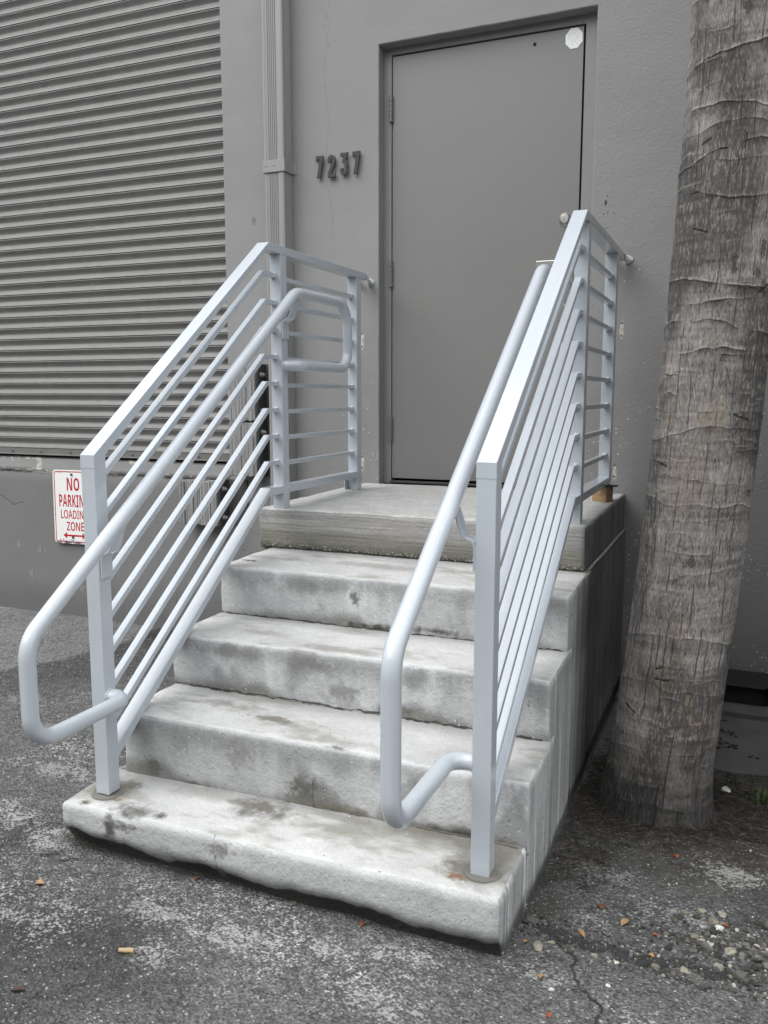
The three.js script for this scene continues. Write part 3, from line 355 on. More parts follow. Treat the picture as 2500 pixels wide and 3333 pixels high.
// ------------------------------------------------------------------ concrete stairs
const S0 = -0.25, S1 = 3.55;
const conc = new Layer(2048, 1650, S0, 0, S1, 3.06); // x along the steps (then the right side), y = 3.06 - distance down the unrolled steps
const TS = [0, 1.20, 1.731, 2.187, 2.66]; // where each tread starts
const STEP = [ // y top, z back, z front
  [0, 0.0, 1.040], [-0.16, 1.040, 1.388], [-0.341, 1.388, 1.664], [-0.522, 1.664, 1.925], [-0.712, 1.925, 2.158]];
const sAt = (k, y, z) => TS[k] + (z - STEP[k][1]) + (STEP[k][0] - y);
conc.fill((x, v, o) => {
  const s = 3.06 - v; let k = 4; while (k > 0 && s < TS[k]) k--;
  const run = STEP[k][2] - STEP[k][1], d = s - TS[k], riser = d > run, hgt = (k < 4 ? STEP[k][0] - STEP[k + 1][0] : 0.188), f = riser ? (d - run) / hgt : d / run;
  const a = fbm(x * 3 + k * 7, s * 3, 5), b = fbm(x * 14 + k, s * 14, 4), fine = fbm(x * 80, s * 80, 3);
  let r, g, bl, h = 0.5 + 0.35 * (fine - 0.5) + 0.3 * (b - 0.5);
  if (x > 1.28) { // right side of the block, streaked by run-off
    const z = 3.5 - x, y = 0.05 - s, st = fbm(z * 46, y * 1.2, 4), st2 = fbm(z * 130, y * 2.5, 3);
    let l = 0.29 + 0.14 * (a - 0.5) + 0.26 * (st - 0.5) + 0.16 * (st2 - 0.5);
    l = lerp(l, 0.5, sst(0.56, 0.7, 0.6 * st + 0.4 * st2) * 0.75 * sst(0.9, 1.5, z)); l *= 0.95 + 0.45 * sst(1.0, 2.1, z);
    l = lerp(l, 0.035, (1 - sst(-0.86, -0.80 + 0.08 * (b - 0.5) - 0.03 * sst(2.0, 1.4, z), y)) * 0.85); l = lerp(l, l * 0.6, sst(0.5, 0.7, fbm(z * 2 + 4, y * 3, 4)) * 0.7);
    worley(z * 60, y * 60); if (WI > 0.95 && WD < 0.16) l = 0.5; if (WI < 0.06 && WD < 0.2) l *= 0.4;
    r = l * 0.98; g = l; bl = l * 0.99; h = 0.5 + 0.2 * (fine - 0.5) + 0.12 * (st2 - 0.5);
  } else if (!riser) {
    let l = 0.52 + 0.24 * (a - 0.5) + 0.14 * (b - 0.5) + 0.08 * (fine - 0.5);
    const dirt = sst(0.46, 0.72, 0.6 * fbm(x * 4 + 20 + k * 3, s * 11 + k, 5) + 0.4 * fbm(x * 16, s * 40, 4)) * 0.8; l = lerp(l, 0.27, dirt);
    if (k === 0) { l = 0.44 + 0.12 * (b - 0.5) + 0.16 * (fine - 0.5); }
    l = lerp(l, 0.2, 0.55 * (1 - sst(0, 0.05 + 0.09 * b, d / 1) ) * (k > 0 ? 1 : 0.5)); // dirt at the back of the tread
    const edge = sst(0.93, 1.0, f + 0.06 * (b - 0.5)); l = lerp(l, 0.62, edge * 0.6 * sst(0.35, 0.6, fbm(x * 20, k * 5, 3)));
    r = l * 1.005; g = l * (1.0 - 0.0 * dirt); bl = l * (0.99 - 0.09 * dirt);
  } else if (k === 0) { // board-marked face under the landing
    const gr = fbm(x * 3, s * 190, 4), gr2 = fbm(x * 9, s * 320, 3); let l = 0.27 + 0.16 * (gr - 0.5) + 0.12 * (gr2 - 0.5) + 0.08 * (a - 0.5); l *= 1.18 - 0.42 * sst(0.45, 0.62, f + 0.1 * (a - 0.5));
    const ag = sst(0.82, 0.94, f); worley(x * 90, s * 90); l = lerp(l, 0.1 + 0.5 * WI * (1 - sst(0.1, 0.5, WD)), ag * 0.8); r = l * 1.0; g = l * 0.97; bl = l * lerp(0.94, 0.82, sst(0.4, 0.7, f)); h += 0.3 * (gr - 0.5) - ag * 0.2 + ag * 0.5 * (WI - 0.5);
  } else {
    const cloud = fbm(x * 4 + k * 11, s * 4 + k * 5, 5), streak = fbm(x * 18 + k * 4, s * 3, 4);
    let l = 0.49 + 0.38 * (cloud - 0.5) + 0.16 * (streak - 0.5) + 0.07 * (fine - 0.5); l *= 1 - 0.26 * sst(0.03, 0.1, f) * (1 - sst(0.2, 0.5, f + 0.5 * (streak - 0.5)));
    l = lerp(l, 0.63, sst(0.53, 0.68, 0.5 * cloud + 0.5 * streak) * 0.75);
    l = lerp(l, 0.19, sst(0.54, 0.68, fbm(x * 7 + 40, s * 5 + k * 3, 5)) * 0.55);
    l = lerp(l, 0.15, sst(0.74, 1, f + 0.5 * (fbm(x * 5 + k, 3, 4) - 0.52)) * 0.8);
    if (k === 4) l = lerp(l, 0.52 + 0.14 * (b - 0.5), 0.75);
    worley(x * 120, s * 120); const cl2 = fbm(x * 6 + 70, s * 9, 3); if (WI > 0.955 && WD < 0.26 && cl2 > 0.52) l = 0.6; if (WI < 0.03 && WD < 0.2) { l *= 0.6; h -= 0.2; }
    const ol = sst(0.3, 0.2, l); r = l * lerp(0.985, 1.0, ol); g = l * 0.995; bl = l * lerp(1.0, 0.94, ol);
    if (k === 4) { // black algae band along the ground
      const y = -0.712 - (d - run), lim = -0.828 + 0.036 * (fbm(x * 9, 5, 4) - 0.5) * 2 + 0.02 * sst(0.25, -0.1, x), e = 1 - sst(lim - 0.006, lim + 0.010, y); r = lerp(r, 0.022, e); g = lerp(g, 0.023, e); bl = lerp(bl, 0.020, e); const halo = (1 - sst(lim, lim + 0.035, y)) * (1 - e) * 0.5; r *= 1 - halo; g *= 1 - halo; bl *= 1 - halo; h += e * 0.5 * (fbm(x * 90, s * 90, 2) - 0.5);
    }
  }
  const gt = 0.88 + 0.24 * vn(x * 420, s * 420); r *= gt; g *= gt; bl *= gt; h += 0.16 * (vn(x * 300 + 9, s * 300) - 0.5);
  o[0] = r; o[1] = g; o[2] = bl; o[3] = h;
});
{
  const at = (k, x, y, z) => [x, 3.06 - sAt(k, y, z)];
  const T = (k, x, z, rx, rz, col, al, ro, dh) => conc.blob(...at(k, x, STEP[k][0], z), rx * 1.18, rz * 1.18, col, Math.min(1, al * 1.3), ro ?? 0.7, dh ?? 0, 1.6, 0.1);
  const F = (k, x, y, rx, ry, col, al, ro, dh) => conc.blob(...at(k, x, y, STEP[k][2]), rx * 1.18, ry * 1.18, col, Math.min(1, al * 1.3), ro ?? 0.7, dh ?? 0, 1.6, 0.1);
  const brown = [0.15, 0.138, 0.112], wet = [0.17, 0.16, 0.135], dk = [0.07, 0.067, 0.055];
  // bottom step
  T(4, 0.45, 1.99, 0.11, 0.06, [0.14, 0.132, 0.115], 0.85); T(4, 0.43, 2.02, 0.06, 0.025, dk, 0.35, 0.9); T(4, 0.70, 1.95, 0.12, 0.02, brown, 0.35); T(4, 0.93, 1.93, 0.19, 0.06, brown, 0.6); T(4, 0.72, 2.03, 0.16, 0.05, brown, 0.28); T(4, 0.25, 1.97, 0.14, 0.04, brown, 0.28);
  T(4, -0.05, 2.05, 0.10, 0.085, wet, 0.95, 0.3); T(4, -0.0, 2.01, 0.05, 0.04, wet, 0.9, 0.4); T(4, 1.12, 2.03, 0.085, 0.14, wet, 1, 0.3); T(4, 1.1, 1.95, 0.11, 0.06, wet, 0.8, 0.5); T(4, 1.06, 2.06, 0.06, 0.07, wet, 0.8, 0.5); T(4, 1.06, 2.105, 0.026, 0.014, [0.2, 0.1, 0.05], 0.85, 0.9); T(4, -0.0, 2.095, 0.03, 0.012, [0.16, 0.09, 0.05], 0.7, 0.9);
  T(4, -0.06, 2.143, 0.02, 0.016, [0.1, 0.09, 0.065], 0.9, 0.3); T(4, 0.10, 2.135, 0.075, 0.036, [0.09, 0.088, 0.08], 0.9, 0.55, -0.15); T(4, 0.105, 2.138, 0.045, 0.022, [0.22, 0.21, 0.2], 0.7, 0.9); T(4, 0.195, 2.125, 0.022, 0.02, [0.11, 0.105, 0.09], 0.85, 0.6);
  F(4, 0.045, -0.77, 0.022, 0.075, [0.1, 0.1, 0.09], 0.9, 0.5); F(4, 0.10, -0.757, 0.05, 0.018, [0.13, 0.13, 0.12], 0.8, 0.7); F(4, 0.42, -0.755, 0.045, 0.022, [0.2, 0.2, 0.19], 0.7, 0.8); F(4, 0.405, -0.83, 0.018, 0.03, [0.09, 0.09, 0.085], 0.8, 0.6);
  F(4, -0.12, -0.86, 0.06, 0.05, [0.05, 0.052, 0.035], 0.9, 0.6);
  // risers and treads above
  F(3, 0.03, -0.69, 0.028, 0.03, [0.13, 0.13, 0.115], 0.75); F(3, 0.56, -0.66, 0.06, 0.045, [0.12, 0.115, 0.1], 0.85); F(3, 0.175, -0.72, 0.06, 0.012, dk, 0.6); F(3, 0.62, -0.705, 0.15, 0.02, brown, 0.7); F(3, 0.97, -0.705, 0.15, 0.022, dk, 0.7); F(3, 0.34, -0.6, 0.05, 0.045, [0.2, 0.2, 0.19], 0.5);
  T(3, 0.38, 1.81, 0.08, 0.03, brown, 0.65); T(3, 0.2, 1.76, 0.12, 0.03, brown, 0.4); T(3, 0.6, 1.88, 0.14, 0.03, brown, 0.35); T(3, 0.65, 1.92, 0.035, 0.012, [0.17, 0.17, 0.16], 0.9, 0.6, -0.2);
  F(2, 0.44, -0.39, 0.09, 0.035, [0.2, 0.2, 0.19], 0.7); F(2, 0.55, -0.47, 0.07, 0.04, [0.2, 0.2, 0.195], 0.6); F(2, 0.7, -0.5, 0.09, 0.018, [0.12, 0.115, 0.1], 0.75); F(2, 0.15, -0.38, 0.12, 0.03, [0.2, 0.2, 0.19], 0.6); T(2, 0.5, 1.62, 0.2, 0.03, brown, 0.4); T(2, 0.2, 1.55, 0.1, 0.03, brown, 0.3);
  F(1, 0.46, -0.24, 0.02, 0.03, [0.17, 0.17, 0.165], 0.8); F(1, 0.52, -0.33, 0.1, 0.012, dk, 0.8); F(1, 0.75, -0.322, 0.09, 0.012, dk, 0.7); F(1, 0.3, -0.21, 0.15, 0.03, [0.2, 0.2, 0.195], 0.5); T(1, -0.015, 1.28, 0.035, 0.014, [0.12, 0.1, 0.07], 0.9); T(1, 0.5, 1.2, 0.25, 0.04, brown, 0.3); T(0, 1.1, 0.9, 0.07, 0.06, [0.22, 0.215, 0.2], 0.8);
  for (let k = 1; k < 5; k++) conc.line([-0.1, 0.1, 0.3, 0.5, 0.7, 0.9, 1.17].map((x) => [x, 3.06 - TS[k] + 0.003]), 0.004, [0.08, 0.076, 0.066], 0.75, -0.3, 0.006);
  conc.line([[0.578, 3.06 - sAt(3, -0.64, 1.925)], [0.58, 3.06 - sAt(3, -0.735, 1.925)]], 0.003, [0.06, 0.06, 0.06], 0.8, -0.2); conc.line([[0.40, 3.06 - sAt(4, -0.74, 2.128)], [0.405, 3.06 - sAt(4, -0.85, 2.128)]], 0.002, [0.15, 0.15, 0.15], 0.7, -0.2);
  for (let i = 0; i < 160; i++) { const x = rr(-0.1, 1.15), s = rr(1.1, 3.0); conc.blob(x, 3.06 - s, rr(0.0012, 0.004), rr(0.0012, 0.003), rnd() < 0.6 ? [0.06, 0.06, 0.055] : [0.7, 0.7, 0.68], 0.85, 0.4); }
  // seam along the side, under the landing slab
  conc.line([0, 0.2, 0.4, 0.6, 0.8, 1.05].map((z) => [3.5 - z, 3.06 - 0.215]), 0.006, [0.34, 0.34, 0.33], 0.6, 0.3, 0.012);
}
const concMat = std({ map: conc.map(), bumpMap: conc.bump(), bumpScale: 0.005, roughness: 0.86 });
function stepBlock(k, xl, xr, yb, zb, re, rc) {
  const [yt, zk, zf] = STEP[k], sx = xr - xl, sy = yt - yb, sz = zf - zb, q = 0.014;
  const g = new THREE.BoxGeometry(sx, sy, sz, Math.ceil(sx / q), Math.ceil(sy / q), Math.ceil(sz / q)).translate((xl + xr) / 2, (yt + yb) / 2, (zf + zb) / 2);
  const p = g.attributes.position, n0 = g.attributes.normal, uv = g.attributes.uv, v = new THREE.Vector3(), inn = new THREE.Vector3(), d = new THREE.Vector3();
  // pull the outer grid rows towards the corners so that the rounding has points of its own
  for (let i = 0; i < p.count; i++) {
    v.fromBufferAttribute(p, i); const face = n0.getX(i) > 0.5 ? 'r' : 'o';
    inn.set(Math.min(xr - rc, Math.max(xl + rc * (k === 4 ? 3.2 : 1), v.x)), Math.min(yt - re, v.y), Math.min(zf - rc, v.z)); d.subVectors(v, inn); const cl = k === 4 && v.x < 0.4 ? 3.2 : 1;
    const a = d.x / (rc * cl), b = d.y / re, c = d.z / rc, L = Math.hypot(a, b, c); if (L > 1) v.set(inn.x + d.x / L, inn.y + d.y / L, inn.z + d.z / L);
    // worn and hand-finished unevenness, larger along the nosing
    const w = 0.0022 * n3(v.x * 3, v.y * 3, v.z * 3) + 0.0013 * n3(v.x * 11, v.y * 11, v.z * 11) + 0.0006 * n3(v.x * 34, v.y * 34, v.z * 34), nose = sst(0.05, 0, yt - v.y) * sst(0.05, 0, zf - v.z);
    v.y += (v.y > yb + 0.01 ? 1 : 0) * (w * 1.3 - nose * (0.003 * Math.max(0, n3(v.x * 9, k * 3, 1) + 0.15) + 0.012 * Math.max(0, n3(v.x * 24, k * 9, 6) - 0.28))); if (v.z > zb + 0.05) v.z += 1.5 * w - nose * 0.004 * Math.max(0, n3(v.x * 13, k * 7, 4)); if (v.x > xr - 0.05) v.x += w * 1.2; if (v.x < xl + 0.05) v.x -= w * 2;
    v.y -= 0.010 * sst(zk + 0.05, zf, v.z) * sst(yb + 0.03, yt, v.y) * (k > 0 ? 0.8 : 0.3); // treads fall a little to the front
    if (k === 4) { v.y += 0.018 * (v.x - 0.5) * sst(yb + 0.03, yt, v.y); v.z += 0.014 * (v.x - 0.5); const u = sst(-0.79, -0.875, v.y); v.z -= (0.040 + 0.014 * n3(v.x * 5, 2, 9)) * u * sst(zb + 0.1, zf, v.z); const hole = Math.exp(-(((v.x - 0.09) / 0.045) ** 2 + ((v.z - 2.138) / 0.022) ** 2)); v.y -= 0.010 * hole * sst(-0.78, -0.75, v.y); }
    if (k === 0) { const u = sst(-0.12, -0.16, v.y); v.z -= 0.008 * u * (0.6 + 0.6 * n3(v.x * 25, 6, 3)) * sst(zf - 0.05, zf, v.z); }
    p.setXYZ(i, v.x, v.y, v.z);
    if (face === 'r') uv.setXY(i, (3.5 - v.z - S0) / (S1 - S0), (3.06 - (0.05 - v.y)) / 3.06); else uv.setXY(i, (v.x - S0) / (S1 - S0), (3.06 - Math.max(0, sAt(k, v.y, lerp(v.z, zf, sst(yt - 0.02, yt - 0.06, v.y) * sst(zf - 0.16, zf - 0.12, v.z))))) / 3.06);
  }
  return avgNormals(g);
}
const stairs = thing('concrete_stairs', 'grey weathered concrete stairs of five risers leading up to the door', 'stairs', [0.53, G, 1.05]);
{
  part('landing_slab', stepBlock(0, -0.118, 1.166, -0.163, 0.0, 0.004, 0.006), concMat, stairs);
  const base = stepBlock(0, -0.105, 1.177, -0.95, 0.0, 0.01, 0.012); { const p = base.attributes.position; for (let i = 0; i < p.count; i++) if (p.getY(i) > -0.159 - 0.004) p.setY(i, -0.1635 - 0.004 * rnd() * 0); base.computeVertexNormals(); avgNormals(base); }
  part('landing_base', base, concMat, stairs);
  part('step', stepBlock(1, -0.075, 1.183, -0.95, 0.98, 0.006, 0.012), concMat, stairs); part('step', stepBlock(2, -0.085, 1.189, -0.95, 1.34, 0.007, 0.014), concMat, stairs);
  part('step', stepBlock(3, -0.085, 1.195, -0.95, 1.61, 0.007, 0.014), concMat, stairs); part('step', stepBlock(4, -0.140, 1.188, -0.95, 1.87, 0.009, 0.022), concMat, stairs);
}

// ------------------------------------------------------------------ railings
const paintTile = tile(512, 0.7, (u, v) => { let k = 1 + 0.07 * (fbm(u * 9, v * 9, 5) - 0.5); const sp = vn(u * 150, v * 150); if (sp > 0.972) k *= 1.35; else if (sp < 0.012) k *= 0.55; return [0.48 * k, 0.52 * k, 0.565 * k]; }, true);
const rail = new THREE.MeshPhysicalMaterial({ map: paintTile, bumpMap: peel, bumpScale: 0.00026, roughness: 0.35, clearcoat: 0.8, clearcoatRoughness: 0.1 });
const galv = std({ color: lin(0.6, 0.62, 0.63), metalness: 0.75, roughness: 0.4, bumpMap: grainy, bumpScale: 0.0002 });
function railing(o) {
  const { x0, x1, zf, yf, zk, yk, zc, zw, by, bz, foot, kb, yB, hand, sgn, label } = o, xm = (x0 + x1) / 2, w = x1 - x0, slope = (yk - yf) / (zf - zk);
  const t = thing('metal_railing', label, 'railing', [xm, foot, zf], 'pale blue-grey railings along the stairs');
  const H = 0.030, up = Math.hypot(1, slope) * H; // rail depth, and the same measured upright on the slope
  // posts
  const post = (z, y0, y1) => box(x0, y0, z - w, x1, y1, z, 0.0022);
  part('post', sideSlab([[zf, foot - 0.003], [zf, yf - up + 0.001], [zf - w, yf - up + slope * w + 0.001], [zf - w, foot - 0.003]], x0, x1, 0.002), rail, t); part('post', post(zc, -0.012, yk - H), rail, t); part('post', post(zw, o.wallFoot, yk - H), rail, t);
  // top rail: slope, bend, level to the wall
  const mid = Math.atan(slope), tk = H * Math.tan(mid / 2);
  part('top_rail', sideSlab([[zf + 0.0007, yf], [zk, yk], [o.end, yk], [o.end, yk - H], [zk + tk, yk - H], [zf + 0.0007, yf - up]], x0 - 0.0006, x1 + 0.0006, 0.002), rail, t);
  // bottom rail of the slope and of the landing
  const zE = zf - w, yE = yB - o.bslope * (zE - kb);
  part('bottom_rail', sideSlab([[zE, yE], [kb, yB], [zc, yB], [zc, yB - H], [kb + tk, yB - H], [zE, yE - up]], x0 + 0.0004, x1 - 0.0004, 0.002), rail, t);
  part('bottom_rail', box(x0 + 0.0005, yB - H, zw - 0.01, x1 - 0.0005, yB, zc - w, 0.002), rail, t);
  // eight bars: level piece to the corner post, and a level bar across the landing
  const T = 0.0083, bw = 0.0115, xb = xm - o.shift;
  for (let k = 0; k < 8; k++) {
    const y = by - k * o.step + 0, z1 = bz + o.bshift[k];
    const line = ribbon([[zf - w + 0.002, y - slope * (zf - w + 0.002 - z1)], [z1, y], [zc - 0.001, y]], T, T);
    part('bar', [sideSlab(line, xb - bw, xb + bw, 0.001)], rail, t);
    part('bar', box(xb - bw, y - 0.006 - T, zw - 0.001, xb + bw, y - 0.006 + T, zc - w + 0.001, 0.001), rail, t);
    for (const [q, y2, z2] of [[T, y, zc + 0.002], [-T, y, zc + 0.002], [T - 0.006, y, zw + 0.002]]) part('weld', new THREE.SphereGeometry(0.007, 8, 6).scale(1.4, 0.7, 0.6).translate(xb + 0.003, y2 + q, z2), rail, t);
  }
  // round handrail on the stair side
  const xi = sgn > 0 ? x1 : x0, xh = xi + sgn * o.off, R = 0.0212, hy = (z) => hand.y - hand.s * (z - hand.z);
  const path = [[xi - sgn * 0.004, hand.low, zf - w / 2], [xh, hand.low, zf - w / 2], [xh, hand.low, hand.front], [xh, hy(hand.front), hand.front], [xh, hand.top, hand.z - (hand.top - hand.y) / hand.s], [xh, hand.top, hand.back], [xh, hand.ret, hand.back], [xh, hand.ret, zc - w * 0.5], [xi - sgn * 0.004, hand.ret, zc - w * 0.5]];
  const hr = part('handrail', pipe(path, R, [0, 0.045, 0.075, 0.095, 0.10, 0.095, 0.075, 0.042, 0]), rail, t);
  for (const [z, y] of [[zf - w / 2, hand.low], [zc - w / 2, hand.ret]]) part('weld', new THREE.TorusGeometry(R, 0.004, 8, 24).rotateY(Math.PI / 2).translate(xi + sgn * 0.001, y, z), rail, hr);
  for (const [z, dy] of [[zf - w / 2 - 0.004, 0], [zc - w / 2, 0]]) { // bent strap brackets
    const y = Math.min(hy(z), hand.top) - R * 1.2, a = Math.abs(xh - xi);
    const prof = ribbon([[a - 0.004, y + 0.006], [a * 0.62, y - 0.052], [a * 0.5, y - 0.066], [a * 0.34, y - 0.071], [0.016, y - 0.072], [0.006, y - 0.078], [0.0035, y - 0.09], [0.0035, y - 0.145]], 0.003, 0.003);
    const g = slab(prof.map(([q, yy]) => [xi + sgn * q, yy]), 0.045, 0.0008); g.translate(0, 0, z - 0.0225); part('handrail_bracket', g, rail, hr);
  }
  // bracket to the wall: a folded strap with two ears
  const dx = o.ear - xm, L = Math.hypot(dx, o.end), ang = Math.atan2(dx, -o.end) , yb = yk - H / 2, strap = (sx) => { const g = box(-0.0011, -H / 2 - 0.003, -L / 2, 0.0011, H / 2 + 0.003, L / 2 + 0.02, 0.0008); g.rotateY(Math.atan2(-dx, o.end)); g.translate(xm + dx / 2 + sx, yb, o.end / 2); return g; };
  const earShape = [[0, -0.020], [0.016, -0.015], [0.028, -0.007], [0.031, 0.001], [0.028, 0.009], [0.016, 0.016], [0, 0.020]];
  const wb = part('wall_bracket', [strap(-w / 2 - 0.002), strap(w / 2 + 0.002), ...[-1, 1].map((e) => { const g = slab(e > 0 ? earShape : earShape.map(([p, q]) => [-p, q]).reverse(), 0.004, 0.0008); g.translate(o.ear + e * (w / 2 + 0.0015), yb, 0.001); return g; })], galv, t);
  for (const e of [-1, 1]) { const sx = o.ear + e * (w / 2 + 0.017); const sc = part('screw', cyl(0.0085, 0.0085, 0.002, [sx, yb, 0.006], 'z', 16), galv, wb); sc.geometry = merge([sc.geometry, cyl(0.005, 0.005, 0.006, [sx - xm, yb - foot, 0.009 - zf], 'z', 6)]); }
  if (o.clip) part('foot_bracket', [box(x0 - 0.004, -0.004, zw - 0.012, x0 - 0.001, 0.051, zw + 0.03, 0.0008), box(x0 - 0.004, -0.004, zw + 0.027, x1 - 0.012, 0.002, zw + 0.032, 0.0008), box(x1 - 0.015, -0.004, zw + 0.027, x1 - 0.012, 0.051, zw + 0.032, 0.0008), box(x0 - 0.004, -0.004, zw + 0.027, x0 - 0.001, 0.051, zw + 0.032, 0.0008)], rail, t);
  // grout collar set into the bottom step
  const col = new THREE.CylinderGeometry(0.048, 0.049, 0.004, 40); { const p = col.attributes.position; for (let i = 0; i < p.count; i++) p.setY(i, p.getY(i) + 0.0006 * n3(p.getX(i) * 60, 1, p.getZ(i) * 60)); } col.scale(1, 1, 1.0).translate(xm + 0.002, foot - o.collar, zf - w / 2);
  part('grout_collar', col, std({ color: lin(0.21, 0.20, 0.175), roughness: 0.7, bumpMap: grainy, bumpScale: 0.001 }), t);
  return t;
}
railing({ x0: -0.0608, x1: -0.0130, zf: 2.078, yf: 0.2765, zk: 1.1033, yk: 1.0025, zc: 1.0176, zw: 0.319, by: 0.893, step: 0.102, bz: 1.0955, bshift: [0.012, 0, 0.004, 0.014, 0.002, -0.002, -0.004, -0.004], foot: -0.717, kb: 1.118, yB: 0.087, bslope: 0.735, wallFoot: -0.004, off: 0.061, sgn: 1, shift: 0.006, clip: true, collar: 0.0088, end: 0.20, ear: -0.118,
  hand: { y: 0.504, z: 1.4716, s: 0.705, low: -0.424, front: 2.413, top: 0.826, back: 0.552, ret: 0.554 }, label: 'pale blue-grey metal railing on the left, door-hinge side of the stairs' });
railing({ x0: 1.0910, x1: 1.1380, zf: 2.091, yf: 0.2925, zk: 1.025, yk: 1.0415, zc: 0.980, zw: 0.298, by: 0.923, step: 0.1038, bz: 1.035, bshift: [0.01, -0.012, -0.004, 0, 0.004, 0.008, 0.014, 0.018], foot: -0.700, kb: 1.08, yB: 0.101, bslope: 0.665, wallFoot: 0.060, off: 0.062, sgn: -1, shift: 0.001, clip: false, collar: 0.0050, end: 0.07, ear: 1.109,
  hand: { y: 0.438, z: 1.742, s: 0.712, low: -0.430, front: 2.447, top: 0.836, back: 0.53, ret: 0.60 }, label: 'pale blue-grey metal railing on the right of the stairs, beside the palm trunk' });

{ // wooden block and plate under the right railing
  const g = box(-0.034, 0.0, -0.026, 0.034, 0.062, 0.026, 0.002); g.rotateY(-0.42); g.translate(1.115, 0.001, 0.318);
  solo('wood_block', g, std({ map: tile(256, 0.12, (u, v) => { const k = 1 + 0.7 * (fbm(u * 3, v * 26, 4) - 0.5); const kn = Math.exp(-((u - 0.4) ** 2 + (v - 0.5) ** 2) * 90); return [0.33 * k * (1 - 0.7 * kn), 0.21 * k * (1 - 0.7 * kn), 0.11 * k * (1 - 0.75 * kn)]; }, true), roughness: 0.8 }), 'small brown wood block wedged under the right railing by the wall', 'wood block');
  const q = box(1.075, 0.0642, 0.27, 1.175, 0.0672, 0.34, 0.001); solo('shim_plate', q, std({ color: lin(0.02, 0.02, 0.02), roughness: 0.6 }), 'thin black shim plate lying on the wood block under the railing', 'shim');
}

